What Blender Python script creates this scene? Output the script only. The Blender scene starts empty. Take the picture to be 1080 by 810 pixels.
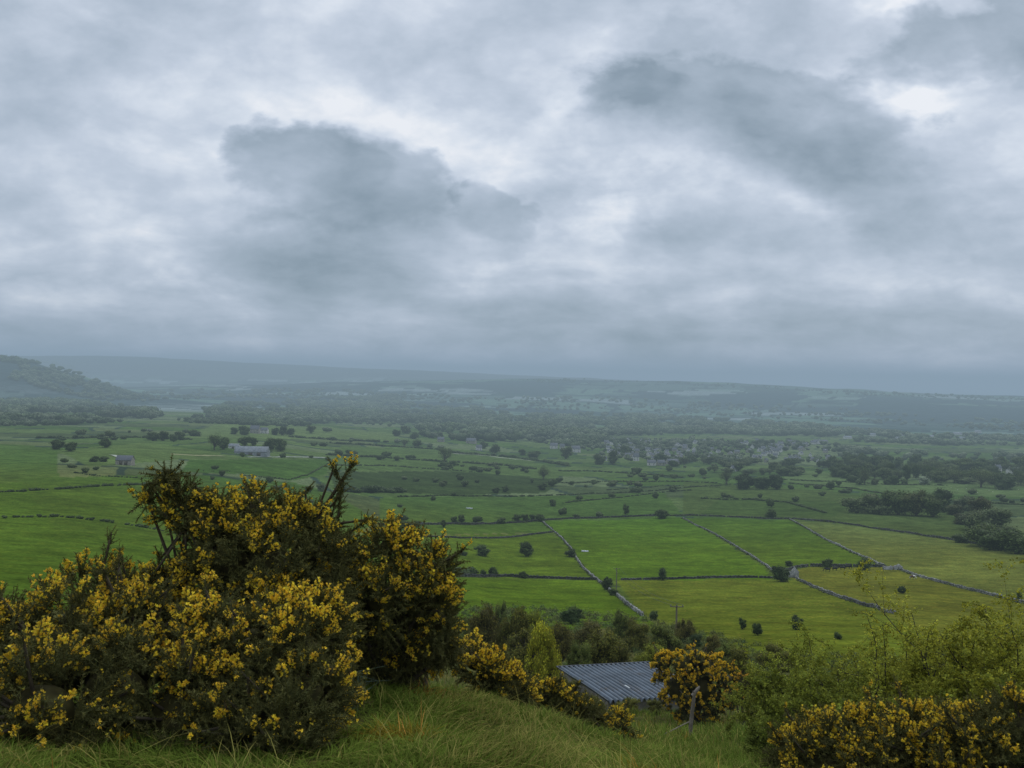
import bpy, bmesh, math
import numpy as np
from mathutils import Vector, Matrix

RNG = np.random.default_rng(11)
PI = math.pi
scene = bpy.context.scene
COL = scene.collection

# ------------------------------------------------------------------ camera frame (eye at the origin, looking along +Y)
F, CX, CY = 935.0, 540.0, 405.0
PITCH, ROLL = math.atan(10 / F), math.radians(1.2)
fwd = np.array([0, math.cos(PITCH), -math.sin(PITCH)])
_r0 = np.array([1.0, 0, 0]); _u0 = np.array([0, math.sin(PITCH), math.cos(PITCH)])
rgt = _r0 * math.cos(ROLL) + _u0 * math.sin(ROLL)
upv = -_r0 * math.sin(ROLL) + _u0 * math.cos(ROLL)

def ray(px, py):
    return fwd + ((px - CX) / F) * rgt - ((py - CY) / F) * upv

# ------------------------------------------------------------------ numpy value noise
def _hash(ix, iy, s):
    h = (ix.astype(np.int64) * 374761393 + iy.astype(np.int64) * 668265263 + s * 974634777) & 0xFFFFFFFF
    h = ((h ^ (h >> 13)) * 1274126177) & 0xFFFFFFFF
    return ((h ^ (h >> 16)) & 0xFFFF) / 65535.0

def vnoise(x, y, s=0):
    x = np.asarray(x, float); y = np.asarray(y, float)
    ix = np.floor(x); iy = np.floor(y); fx = x - ix; fy = y - iy
    fx = fx * fx * (3 - 2 * fx); fy = fy * fy * (3 - 2 * fy)
    a = _hash(ix, iy, s); b = _hash(ix + 1, iy, s); c = _hash(ix, iy + 1, s); d = _hash(ix + 1, iy + 1, s)
    return (a * (1 - fx) + b * fx) * (1 - fy) + (c * (1 - fx) + d * fx) * fy

def fbm(x, y, s=0, o=4):
    t = 0; a = .5; n = 0
    for k in range(o):
        t = t + a * vnoise(np.asarray(x) * 2**k + 13.7 * k, np.asarray(y) * 2**k - 7.1 * k, s + k); n += a; a *= .5
    return t / n

# ------------------------------------------------------------------ terrain: drop below the eye by bearing and distance
CXS = [-150, 40, 130, 265, 400, 540, 640, 730, 900, 1080, 1250]
ROWS = {
 2.5: [1000,1000,1000,1000,1000,1010,1015,1020,1040,1060,1070],
 4:  [800,800,800,800,795,805,815,830,870,890,900],
 6:  [745,742,738,728,700,738,775,800,860,885,900],
 9:  [735,735,735,735,735,765,790,808,835,855,865],
 14: [725,728,730,738,750,775,790,801,808,820,830],
 20: [712,716,722,732,748,770,782,790,792,800,808],
 28: [698,702,708,720,738,758,768,776,776,782,790],
 45: [672,680,688,700,718,740,747,748,750,755,760],
 70: [645,652,660,676,690,702,706,706,710,716,720],
 100:[622,628,638,655,668,682,683,683,688,695,700],
 140:[600,604,614,633,648,662,663,664,668,676,680],
 180:[582,586,594,614,630,648,650,652,655,663,668],
 250:[556,560,566,586,604,622,625,628,630,640,645],
 343:[530,534,540,560,580,599,600,602,604,612,618],
 450:[507,510,515,530,552,569,572,574,578,585,590],
 600:[486,488,491,505,526,541,545,548,552,560,566],
 800:[470,472,474,482,505,518,522,524,529,536,542],
 1100:[458,460,462,466,484,496,500,502,505,512,518],
 1500:[448,450,452,455,468,480,484,486,490,497,502],
 2000:[441,442,444,447,456,465,470,472,476,483,488],
 3000:[430,431,433,437,443,448,452,455,459,465,470],
 4000:[420,422,425,430,434,438,441,444,448,453,458],
 5000:[413,415,418,422,426,430,433,436,439,444,448],
 6000:[405,408,412,414,415,416,418,421,424,429,433],
 7500:[400,403,406,404,401,398,398,401,409,417,422],
 9500:[404,407,409,408,406,405,405,408,416,424,429],
 12000:[371,373,372,380,387,394,399,404,414,424,430],
 16000:[378,381,381,388,394,400,404,409,418,427,433],
 60000:[384,388,390,393,396,399,401,403,406,410,414]}
_kD = np.array(sorted(ROWS)); _az = []
_S = np.zeros((len(CXS), len(_kD)))
for i, cx in enumerate(CXS):
    d = ray(cx, 480); _az.append(math.atan2(d[0], d[1]))
    for j, D in enumerate(_kD):
        d = ray(cx, ROWS[D][i]); _S[i, j] = d[2] / math.hypot(d[0], d[1]) * D
_az = np.array(_az)
LD0, LD1, NLD, NAZ = math.log(.3), math.log(60000), 900, 360
_gl = np.linspace(LD0, LD1, NLD); _ga = np.linspace(_az[0], _az[-1], NAZ)
_T = np.zeros((NAZ, NLD)); _tmp = np.zeros((len(CXS), NLD))
for i in range(len(CXS)):
    _tmp[i] = np.interp(_gl, np.concatenate([[math.log(.3)], np.log(_kD)]), np.concatenate([[-1.62], _S[i]]))
for j in range(NLD):
    _T[:, j] = np.interp(_ga, _az, _tmp[:, j])
def _smooth(A, s, ax):
    r = int(3 * s); k = np.exp(-.5 * (np.arange(-r, r + 1) / s) ** 2); k /= k.sum()
    P = np.pad(A, [(r, r) if a == ax else (0, 0) for a in range(2)], mode='edge')
    return np.apply_along_axis(lambda v: np.convolve(v, k, 'valid'), ax, P)
_T = _smooth(_smooth(_T, 5, 1), 7, 0)

def height(X, Y):
    X = np.asarray(X, float); Y = np.asarray(Y, float)
    D = np.maximum(np.hypot(X, Y), .31); az = np.arctan2(X, Y); l = np.log(D)
    u = np.clip((l - LD0) / (LD1 - LD0), 0, 1) * (NLD - 1.001); v = np.clip((az - _ga[0]) / (_ga[-1] - _ga[0]), 0, 1) * (NAZ - 1.001)
    iu = u.astype(int); iv = v.astype(int); fu = u - iu; fv = v - iv
    z = (_T[iv, iu] * (1 - fu) + _T[iv, iu + 1] * fu) * (1 - fv) + (_T[iv + 1, iu] * (1 - fu) + _T[iv + 1, iu + 1] * fu) * fv
    w = np.clip((D - 2.5) / 3, 0, 1)
    z = z + w * ((fbm(X / .9, Y / .9, 3, 3) - .5) * .10 * np.clip(1.4 - D / 60, 0, 1) + (fbm(X / 7, Y / 7, 5, 2) - .5) * .5 * np.clip((D - 8) / 40, 0, 1)
        + (fbm(X / 60, Y / 60, 9, 3) - .5) * 3.0 * np.clip((D - 150) / 500, 0, 1)
        + (fbm(X / 240, Y / 240, 15, 3) - .5) * 12 * np.clip((D - 500) / 1500, 0, 1)
        + (fbm(X / 1100, Y / 1100, 21, 4) - .5) * 70 * np.clip((D - 3200) / 4000, 0, 1) * np.clip((13500 - D) / 3000, .25, 1))
    # scarp with a wooded crest, far left
    e = np.exp(-.5 * ((l - math.log(5200)) / .13) ** 2)
    z = z + e * np.interp(az, [-1.2, -.64, -.545, -.50, -.45, -.415, -.385], [235, 222, 190, 155, 90, 30, 0])
    # low scarp right of centre
    return z

def ground_many(Q, dmin=60.0, dmax=30000.0, n=260):
    """where the lines of sight through the picture points Q first meet the ground beyond dmin"""
    Q = np.asarray(Q, float).reshape(-1, 2)
    d = fwd[None] + ((Q[:, :1] - CX) / F) * rgt[None] - ((Q[:, 1:] - CY) / F) * upv[None]
    h = np.hypot(d[:, 0], d[:, 1]); s = (d[:, 2] / h)[:, None]; ax, ay = (d[:, 0] / h)[:, None], (d[:, 1] / h)[:, None]
    D = np.broadcast_to(np.exp(np.linspace(math.log(dmin), math.log(dmax), n))[None], (len(Q), n)); i = np.arange(len(Q))
    for _ in range(3):
        f = D * s - height(D * ax, D * ay) <= 0
        k = np.where(f.any(1), f.argmax(1), D.shape[1] - 1); lo = D[i, np.maximum(k - 1, 0)]; hi = D[i, k]
        D = lo[:, None] + (hi - lo)[:, None] * np.linspace(0, 1, 9)[None]
    Dh = hi; X, Y = Dh * ax[:, 0], Dh * ay[:, 0]
    return np.stack([X, Y, height(X, Y)], 1), Dh
def ground(px, py, dmin=60.0):
    p, D = ground_many([[px, py]], dmin); return p[0], float(D[0])

def at(px, py, D):                      # the point at horizontal distance D on the line of sight
    d = ray(px, py); return d / math.hypot(d[0], d[1]) * D

# ------------------------------------------------------------------ materials
def new_mat(name):
    m = bpy.data.materials.new(name); m.use_nodes = True
    nt = m.node_tree; nt.nodes.clear()
    return m, nt, nt.nodes, nt.links

def N(nt, t, **kw):
    n = nt.nodes.new(t)
    for k, v in kw.items():
        if k in ('inp',):
            for a, b in v.items(): n.inputs[a].default_value = b
        else: setattr(n, k, v)
    return n

def mathn(nt, op, a, b=None, c=None, clamp=False):
    n = nt.nodes.new('ShaderNodeMath'); n.operation = op; n.use_clamp = clamp
    for i, v in enumerate((a, b, c)):
        if v is None: continue
        if isinstance(v, (int, float)): n.inputs[i].default_value = v
        else: nt.links.new(v, n.inputs[i])
    return n.outputs[0]

def mixc(nt, fac, a, b, mode='MIX'):
    n = nt.nodes.new('ShaderNodeMix'); n.data_type = 'RGBA'; n.blend_type = mode
    for sock, v in ((n.inputs[0], fac), (n.inputs[6], a), (n.inputs[7], b)):
        if isinstance(v, (int, float)): sock.default_value = v
        elif isinstance(v, tuple): sock.default_value = (*v, 1)
        else: nt.links.new(v, sock)
    return n.outputs[2]

def leaf_mat(name, tint, rough=.7, trans=.25, noise=0, objcol=True, spec=.15):
    m, nt, ns, ln = new_mat(name)
    at_ = N(nt, 'ShaderNodeAttribute', attribute_name='col')
    c = mixc(nt, 1.0, at_.outputs['Color'], tint, 'MULTIPLY')
    if objcol:
        oi = N(nt, 'ShaderNodeObjectInfo'); c = mixc(nt, 1.0, c, oi.outputs['Color'], 'MULTIPLY')
    if noise:
        g = N(nt, 'ShaderNodeNewGeometry'); nz = N(nt, 'ShaderNodeTexNoise', inp={'Scale': noise, 'Detail': 3.0})
        ln.new(g.outputs['Position'], nz.inputs['Vector'])
        mr = N(nt, 'ShaderNodeMapRange', inp={1: .3, 2: .7, 3: .65, 4: 1.35}); ln.new(nz.outputs[0], mr.inputs[0])
        c = mixc(nt, 1.0, c, mr.outputs[0], 'MULTIPLY')
    p = N(nt, 'ShaderNodeBsdfPrincipled', inp={'Roughness': rough, 'Specular IOR Level': spec}); ln.new(c, p.inputs['Base Color'])
    o = N(nt, 'ShaderNodeOutputMaterial')
    if trans:
        t = N(nt, 'ShaderNodeBsdfTranslucent'); ln.new(c, t.inputs['Color'])
        mx = N(nt, 'ShaderNodeMixShader', inp={0: trans}); ln.new(p.outputs[0], mx.inputs[1]); ln.new(t.outputs[0], mx.inputs[2])
        ln.new(mx.outputs[0], o.inputs[0])
    else: ln.new(p.outputs[0], o.inputs[0])
    return m

def plain_mat(name, tint, rough=.8, scale=3., amt=.5, metal=0., spec=.3, bump=0., attr=True):
    m, nt, ns, ln = new_mat(name)
    tc = N(nt, 'ShaderNodeTexCoord')
    nz = N(nt, 'ShaderNodeTexNoise', inp={'Scale': scale, 'Detail': 6.0, 'Roughness': .65}); ln.new(tc.outputs['Object'], nz.inputs['Vector'])
    mr = N(nt, 'ShaderNodeMapRange', inp={1: .3, 2: .7, 3: 1 - amt, 4: 1 + amt}); ln.new(nz.outputs[0], mr.inputs[0])
    c = mixc(nt, 1.0, mr.outputs[0], tint, 'MULTIPLY')
    if attr:
        a = N(nt, 'ShaderNodeAttribute', attribute_name='col'); c = mixc(nt, 1.0, c, a.outputs['Color'], 'MULTIPLY')
    p = N(nt, 'ShaderNodeBsdfPrincipled', inp={'Roughness': rough, 'Metallic': metal, 'Specular IOR Level': spec}); ln.new(c, p.inputs['Base Color'])
    if bump:
        b = N(nt, 'ShaderNodeBump', inp={'Strength': bump, 'Distance': .02}); ln.new(nz.outputs[0], b.inputs['Height']); ln.new(b.outputs[0], p.inputs['Normal'])
    o = N(nt, 'ShaderNodeOutputMaterial'); ln.new(p.outputs[0], o.inputs[0])
    return m

# ------------------------------------------------------------------ mesh helpers
def mesh_from(name, parts, mats, smooth=False):
    """parts: list of (V, F, col, mat_index); F is (n,3) or (n,4); col scalar / (3,) / (nv,3)."""
    Vs, cols, loops, starts, tot, mi = [], [], [], [], 0, []
    vo = 0; lo = 0
    for V, Fc, c, k in parts:
        V = np.asarray(V, np.float32); Fc = np.asarray(Fc, np.int64)
        if len(V) == 0: continue
        Vs.append(V)
        c = np.asarray(c, np.float32)
        if c.ndim == 0: c = np.full((len(V), 3), c, np.float32)
        elif c.ndim == 1: c = np.tile(c, (len(V), 1))
        cols.append(c)
        n, w = Fc.shape
        loops.append((Fc + vo).ravel()); starts.append(lo + np.arange(n) * w); mi.append(np.full(n, k, np.int32))
        lo += n * w; vo += len(V)
    V = np.concatenate(Vs); C = np.concatenate(cols); L = np.concatenate(loops).astype(np.int32); S = np.concatenate(starts).astype(np.int32); M = np.concatenate(mi)
    me = bpy.data.meshes.new(name)
    me.vertices.add(len(V)); me.vertices.foreach_set('co', V.ravel())
    me.loops.add(len(L)); me.loops.foreach_set('vertex_index', L)
    me.polygons.add(len(S)); me.polygons.foreach_set('loop_start', S)
    for m in mats: me.materials.append(m)
    me.polygons.foreach_set('material_index', M)
    if smooth: me.polygons.foreach_set('use_smooth', np.ones(len(S), bool))
    a = me.color_attributes.new('col', 'FLOAT_COLOR', 'POINT')
    a.data.foreach_set('color', np.concatenate([C, np.ones((len(C), 1), np.float32)], 1).ravel())
    me.update(calc_edges=True)
    return me

def link(name, me, parent=None):
    o = bpy.data.objects.new(name, me); COL.objects.link(o)
    if parent is not None: o.parent = parent
    return o

def tag(o, label=None, cat=None, group=None, kind=None):
    if label: o['label'] = label
    if cat: o['category'] = cat
    if group: o['group'] = group
    if kind: o['kind'] = kind
    return o

def empty(name, loc=(0, 0, 0), rz=0.):
    o = bpy.data.objects.new(name, None); COL.objects.link(o); o.empty_display_size = .2
    o.location = [float(v) for v in loc]; o.rotation_euler = (0, 0, rz)
    return o

def copy_thing(src):
    c = src.copy(); COL.objects.link(c)
    for ch in list(src.children):
        k = ch.copy(); COL.objects.link(k); k.parent = c
        for g in list(ch.children):
            q = g.copy(); COL.objects.link(q); q.parent = k
    return c

def unit(v):
    v = np.asarray(v, float); return v / np.maximum(np.linalg.norm(v, axis=-1, keepdims=True), 1e-9)

def rdir(rng, n):
    return unit(rng.normal(size=(n, 3)))

def leaves(C, Nn, S, asp, rng, droop=0.):
    """diamond leaves -> V (4n,3), F (n,4)"""
    n = len(C); Nn = unit(Nn)
    t = unit(np.cross(Nn, rdir(rng, n))); b = np.cross(Nn, t)
    S = np.asarray(S).reshape(-1, 1) * np.ones((n, 1))
    V = np.stack([C + t * S * .5, C + b * S * asp * .5 + Nn * S * .08, C - t * S * .5, C - b * S * asp * .5 + Nn * S * .08], 1).reshape(-1, 3)
    return V, np.arange(4 * n).reshape(-1, 4)

_ico = {}
def ico(k):
    if k not in _ico:
        bm = bmesh.new(); bmesh.ops.create_icosphere(bm, subdivisions=k, radius=1)
        bm.verts.ensure_lookup_table()
        _ico[k] = (np.array([v.co[:] for v in bm.verts]), np.array([[v.index for v in f.verts] for f in bm.faces])); bm.free()
    return _ico[k]

def tubes(P0, P1, R0, R1, sides=4):
    P0 = np.asarray(P0, float); P1 = np.asarray(P1, float); n = len(P0)
    R0 = np.asarray(R0, float).reshape(-1, 1); R1 = np.asarray(R1, float).reshape(-1, 1)
    d = unit(P1 - P0); ref = np.where(np.abs(d[:, 2:3]) > .9, np.array([[1., 0, 0]]), np.array([[0, 0, 1.]]))
    a = unit(np.cross(d, ref)); b = np.cross(d, a)
    V = []
    for k in range(sides):
        t = 2 * PI * k / sides; w = a * math.cos(t) + b * math.sin(t)
        V += [P0 + w * R0, P1 + w * R1]
    V = np.stack(V, 1).reshape(-1, 3)
    q = []
    for k in range(sides):
        j = (k + 1) % sides; q.append([2 * k, 2 * j, 2 * j + 1, 2 * k + 1])
    Fq = (np.arange(n)[:, None, None] * (2 * sides) + np.array(q)[None]).reshape(-1, 4)
    return V, Fq

def path_tube(P, Rr, sides=6):
    P = np.asarray(P, float); Rr = np.asarray(Rr, float)
    return tubes(P[:-1], P[1:], Rr[:-1], Rr[1:], sides)

def boxes(C, H, rz, jit=None, rng=None):
    """centres (n,3), half sizes (n,3), yaw (n,) -> V, F; jit jitters the corners"""
    C = np.asarray(C, float); H = np.asarray(H, float); rz = np.asarray(rz, float); n = len(C)
    s = np.array([[-1,-1,-1],[1,-1,-1],[1,1,-1],[-1,1,-1],[-1,-1,1],[1,-1,1],[1,1,1],[-1,1,1]], float)
    L = s[None] * H[:, None, :]
    if jit is not None: L = L + rng.uniform(-1, 1, L.shape) * jit * H[:, None, :]
    c, q = np.cos(rz)[:, None], np.sin(rz)[:, None]
    V = np.stack([L[..., 0] * c - L[..., 1] * q, L[..., 0] * q + L[..., 1] * c, L[..., 2]], -1) + C[:, None, :]
    f = np.array([[0,3,2,1],[4,5,6,7],[0,1,5,4],[1,2,6,5],[2,3,7,6],[3,0,4,7]])
    return V.reshape(-1, 3), (np.arange(n)[:, None, None] * 8 + f[None]).reshape(-1, 4)
# ================================================================== camera, sun, sky, haze
cam = bpy.data.cameras.new('camera'); camo = bpy.data.objects.new('camera', cam); COL.objects.link(camo)
Mx = Matrix.Identity(4)
for i in range(3):
    Mx[i][0] = rgt[i]; Mx[i][1] = upv[i]; Mx[i][2] = -fwd[i]
camo.matrix_world = Mx
cam.sensor_width = 36; cam.lens = 36 * F / 1080; cam.clip_start = .05; cam.clip_end = 120000
scene.camera = camo
scene.view_settings.view_transform = 'Standard'; scene.view_settings.look = 'None'; scene.view_settings.exposure = 0

SUN_EL, SUN_AZ = math.radians(48), math.radians(28)       # high, ahead and to the right, behind cloud
sun = bpy.data.lights.new('sun', 'SUN'); sun.energy = 0.9; sun.angle = math.radians(14); sun.color = (1, .95, .87)
suno = bpy.data.objects.new('sun', sun); COL.objects.link(suno)
sd = Vector((math.sin(SUN_AZ) * math.cos(SUN_EL), math.cos(SUN_AZ) * math.cos(SUN_EL), math.sin(SUN_EL)))
suno.rotation_euler = sd.to_track_quat('Z', 'Y').to_euler()

def make_world():
    w = bpy.data.worlds.new('World'); scene.world = w; w.use_nodes = True
    nt = w.node_tree; nt.nodes.clear(); ln = nt.links
    sky = N(nt, 'ShaderNodeTexSky', sky_type='NISHITA', sun_disc=False, sun_elevation=SUN_EL, sun_rotation=SUN_AZ)
    bg1 = N(nt, 'ShaderNodeBackground', inp={1: .10}); ln.new(sky.outputs[0], bg1.inputs[0])
    tc = N(nt, 'ShaderNodeTexCoord'); sep = N(nt, 'ShaderNodeSeparateXYZ'); ln.new(tc.outputs['Generated'], sep.inputs[0])
    X, Y, Z = sep.outputs
    z0 = mathn(nt, 'MAXIMUM', Z, 0.0); zz = mathn(nt, 'ADD', z0, .26)
    cx = mathn(nt, 'DIVIDE', X, zz); cy = mathn(nt, 'DIVIDE', Y, zz)
    cb = N(nt, 'ShaderNodeCombineXYZ'); ln.new(cx, cb.inputs[0]); ln.new(cy, cb.inputs[1])
    def noise(scale, det, rough, dist, off, vec=None):
        mp = N(nt, 'ShaderNodeMapping'); mp.inputs['Location'].default_value = off
        ln.new(vec or cb.outputs[0], mp.inputs[0])
        n = N(nt, 'ShaderNodeTexNoise', inp={'Scale': scale, 'Detail': det, 'Roughness': rough, 'Distortion': dist}); ln.new(mp.outputs[0], n.inputs['Vector'])
        return n.outputs[0]
    n1 = noise(1.25, 5, .50, .3, (3.1, 1.7, 0)); n2 = noise(3.2, 5, .52, .3, (9.2, 4.4, 2))
    # streaky warp of the bearing / slope chart on which the big clouds stand
    ch = N(nt, 'ShaderNodeCombineXYZ')
    ys = mathn(nt, 'MAXIMUM', Y, .02); u = mathn(nt, 'DIVIDE', X, ys); v = mathn(nt, 'DIVIDE', Z, ys)
    ln.new(u, ch.inputs[0]); ln.new(mathn(nt, 'MULTIPLY', v, 1.6), ch.inputs[1])
    wa = noise(4.2, 5, .58, 0, (1, 2, 0), ch.outputs[0]); wb = noise(4.2, 5, .58, 0, (7, 5, 3), ch.outputs[0]); wc = noise(13, 4, .6, 0, (4, 1, 8), ch.outputs[0])
    wd = noise(6.5, 6, .60, .1, (2, 8, 5), ch.outputs[0])
    # cauliflower lumps: fractal cells on a chart bent by the noise above
    cw_ = N(nt, 'ShaderNodeVectorMath', operation='MULTIPLY_ADD'); cw_.inputs[1].default_value = (1, 1, 1)
    wv = N(nt, 'ShaderNodeCombineXYZ'); ln.new(mathn(nt, 'MULTIPLY', wa, .20), wv.inputs[0]); ln.new(mathn(nt, 'MULTIPLY', wb, .20), wv.inputs[1])
    ln.new(ch.outputs[0], cw_.inputs[0]); ln.new(wv.outputs[0], cw_.inputs[2])
    vo = N(nt, 'ShaderNodeTexVoronoi', feature='SMOOTH_F1', voronoi_dimensions='2D', inp={'Scale': 8.5, 'Detail': 3.0, 'Roughness': .55, 'Smoothness': .55}); vo.normalize = True; ln.new(cw_.outputs[0], vo.inputs['Vector'])
    lump = mathn(nt, 'SUBTRACT', .42, vo.outputs['Distance'])
    wd = mathn(nt, 'ADD', wd, mathn(nt, 'MULTIPLY', lump, .38))
    uw = mathn(nt, 'ADD', u, mathn(nt, 'MULTIPLY', mathn(nt, 'SUBTRACT', wa, .5), .22))
    vw = mathn(nt, 'ADD', v, mathn(nt, 'MULTIPLY', mathn(nt, 'SUBTRACT', wb, .5), .14))
    front = mathn(nt, 'MULTIPLY', mathn(nt, 'SUBTRACT', Y, .1), 4, clamp=True)
    # centre px, py, radii px, tilt, strength (dark < 0), edge sharpness
    # bearing/slope of each cloud mass (degrees-like chart), built as soft lens shapes in the cloud deck
    blobs = [(358, 212, 116, 66, .10, -.36, 1.9), (385, 228, 95, 44, .1, -.16, 1.2), (335, 185, 64, 44, 0, -.16, 1.7), (300, 290, 90, 26, .1, -.16, 1.2), (420, 275, 130, 22, .05, -.16, 1.2), (520, 232, 54, 28, .3, -.22, 1.8), (600, 247, 24, 12, 0, -.16, 1.4),
             (785, 132, 180, 62, .08, -.30, 1.75), (890, 160, 120, 36, .12, -.22, 1.3), (675, 108, 56, 36, 0, -.18, 1.7), (1050, 66, 125, 66, -.15, -.34, 1.6), (800, 30, 80, 40, 0, -.14, 1.2),
             (470, 60, 70, 60, 0, -.10, 1.0), (990, 240, 130, 36, .2, -.22, 1.2), (690, 250, 40, 18, 0, -.18, 1.2), (900, 330, 260, 34, .04, -.20, 1.2), (620, 330, 220, 30, 0, -.14, 1.1), (420, 330, 170, 22, 0, -.10, 1.1), (150, 345, 200, 24, 0, -.12, 1.1),
             (960, 96, 88, 28, .05, .62, 1.0), (705, 20, 56, 24, -.2, .30, 1.1), (955, 15, 36, 18, 0, .26, 1.1), (625, 110, 55, 16, -.35, .2, 1.1), (640, 225, 85, 28, -.35, .26, 1.1), (560, 120, 120, 40, 0, .10, 1.0), (430, 130, 60, 26, .2, .14, 1.1), (540, 185, 100, 40, 0, .12, 1.0), (320, 130, 70, 36, 0, .10, 1.0), (745, 190, 70, 18, .2, .18, 1.1), (885, 228, 80, 22, .5, .16, 1.2),
             (225, 300, 55, 22, .35, .16, 1.2), (150, 290, 60, 22, 0, .14, 1.1), (400, 322, 40, 12, .2, .14, 1.2), (560, 290, 80, 18, 0, .12, 1.1)]
    tot = None
    for (px, py, rx, ry, tl, amp, sh) in blobs:
        d = ray(px, py); bu, bv = d[0] / d[1], d[2] / d[1]
        du = mathn(nt, 'SUBTRACT', uw, float(bu)); dv = mathn(nt, 'SUBTRACT', vw, float(bv))
        dv = mathn(nt, 'ADD', dv, mathn(nt, 'MULTIPLY', du, tl))
        a = mathn(nt, 'DIVIDE', du, rx / F); b = mathn(nt, 'DIVIDE', dv, ry / F)
        r2 = mathn(nt, 'ADD', mathn(nt, 'MULTIPLY', a, a), mathn(nt, 'MULTIPLY', b, b))
        if sh > 1.5:        # firm, billowing edge
            q = mathn(nt, 'ADD', mathn(nt, 'SUBTRACT', 1.45, r2), mathn(nt, 'MULTIPLY', mathn(nt, 'SUBTRACT', wd, .5), 3.0))
            so = N(nt, 'ShaderNodeMapRange', interpolation_type='SMOOTHSTEP', inp={1: -1.0, 2: .5, 3: 2.6, 4: .62}); ln.new(b, so.inputs[0])
            k_ = mathn(nt, 'DIVIDE', q, so.outputs[0], clamp=True)
            k_ = mathn(nt, 'MULTIPLY', mathn(nt, 'MULTIPLY', k_, k_), mathn(nt, 'SUBTRACT', 3.0, mathn(nt, 'MULTIPLY', k_, 2.0)))
            e = mathn(nt, 'MULTIPLY', k_, mathn(nt, 'ADD', .62, mathn(nt, 'MULTIPLY', wa, .7)))
        else:
            e = mathn(nt, 'POWER', 2.718, mathn(nt, 'MULTIPLY', mathn(nt, 'POWER', r2, sh * .75), -1.0))
            if amp > 0: e = mathn(nt, 'MULTIPLY', e, mathn(nt, 'MULTIPLY_ADD', mathn(nt, 'SUBTRACT', wd, .36), 3.0, .35))
        tot = mathn(nt, 'MULTIPLY_ADD', e, amp, tot if tot is not None else 0.0)
    tot = mathn(nt, 'MULTIPLY', tot, front)
    val = mathn(nt, 'ADD', tot, .672)
    val = mathn(nt, 'MULTIPLY_ADD', mathn(nt, 'SUBTRACT', n1, .5), .78, val)
    val = mathn(nt, 'MULTIPLY_ADD', mathn(nt, 'SUBTRACT', n2, .5), .70, val)
    val = mathn(nt, 'MULTIPLY_ADD', mathn(nt, 'SUBTRACT', wc, .5), .30, val)
    val = mathn(nt, 'MULTIPLY_ADD', lump, mathn(nt, 'MULTIPLY', front, .34), val)
    cr = N(nt, 'ShaderNodeValToRGB'); ln.new(val, cr.inputs[0])
    el = cr.color_ramp.elements
    stops = [(0, (.19, .25, .315)), (.22, (.245, .315, .385)), (.42, (.355, .43, .515)), (.6, (.46, .535, .635)), (.76, (.59, .66, .765)), (.88, (.74, .80, .885)), (1, (.93, .95, .985))]
    while len(el) < len(stops): el.new(.5)
    for e_, (p, c) in zip(el, stops): e_.position = p; e_.color = (*c, 1)
    # an overcast sky is brighter overhead
    zr = N(nt, 'ShaderNodeMapRange', interpolation_type='SMOOTHSTEP', inp={1: .36, 2: .95, 3: 1.0, 4: 1.9}); ln.new(Z, zr.inputs[0])
    bg2 = N(nt, 'ShaderNodeBackground'); ln.new(cr.outputs[0], bg2.inputs[0]); ln.new(zr.outputs[0], bg2.inputs[1])
    mx = N(nt, 'ShaderNodeMixShader', inp={0: .94}); ln.new(bg1.outputs[0], mx.inputs[1]); ln.new(bg2.outputs[0], mx.inputs[2])
    out = N(nt, 'ShaderNodeOutputWorld'); ln.new(mx.outputs[0], out.inputs[0])
make_world()
scene.cycles.diffuse_bounces = 3; scene.cycles.adaptive_threshold = .02
scene.world.cycles.sampling_method = 'MANUAL'; scene.world.cycles.sample_map_resolution = 256

def make_haze():
    """a layer of homogeneous mist lying over the valley"""
    m, nt, ns, ln = new_mat('valley_haze')
    tau = np.array([1.0, 1.0, .90]) * 1.72e-4
    ec = np.array([.248, .340, .430])                       # radiance of a very long column of haze
    ab = N(nt, 'ShaderNodeVolumeAbsorption'); em = N(nt, 'ShaderNodeEmission')
    ab.inputs['Color'].default_value = (0, 0, .10, 1); ab.inputs['Density'].default_value = float(tau[1])
    e = ec * tau; s = float(e.max()); em.inputs[0].default_value = (*(e / s), 1); em.inputs[1].default_value = s  # added glow stands in for daylight scattered by the mist
    ad = N(nt, 'ShaderNodeAddShader'); ln.new(ab.outputs[0], ad.inputs[0]); ln.new(em.outputs[0], ad.inputs[1])
    o = N(nt, 'ShaderNodeOutputMaterial'); ln.new(ad.outputs[0], o.inputs['Volume'])
    V, Fq = boxes([[0, 0, -500]], [[34000, 34000, 720]], [0])
    me = mesh_from('haze', [(V, Fq, 1., 0)], [m]); h = link('haze', me); h['kind'] = 'structure'
make_haze()

# ================================================================== ground sheet
def poly_in(P, X, Y):
    P = np.asarray(P); ins = np.zeros(X.shape, bool); n = len(P)
    for i in range(n):
        x0, y0 = P[i]; x1, y1 = P[(i + 1) % n]
        c = (y0 > Y) != (y1 > Y)
        if y0 == y1: continue
        ins ^= c & (X < (x1 - x0) * (Y - y0) / (y1 - y0) + x0)
    return ins

def gpoly(pts, n=3, dmin=60):
    out = []
    for i in range(len(pts)):
        a, b = pts[i], pts[(i + 1) % len(pts)]
        for k in range(n):
            t = k / n; out.append(ground(a[0] + (b[0] - a[0]) * t, a[1] + (b[1] - a[1]) * t, dmin)[0][:2])
    return out

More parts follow.
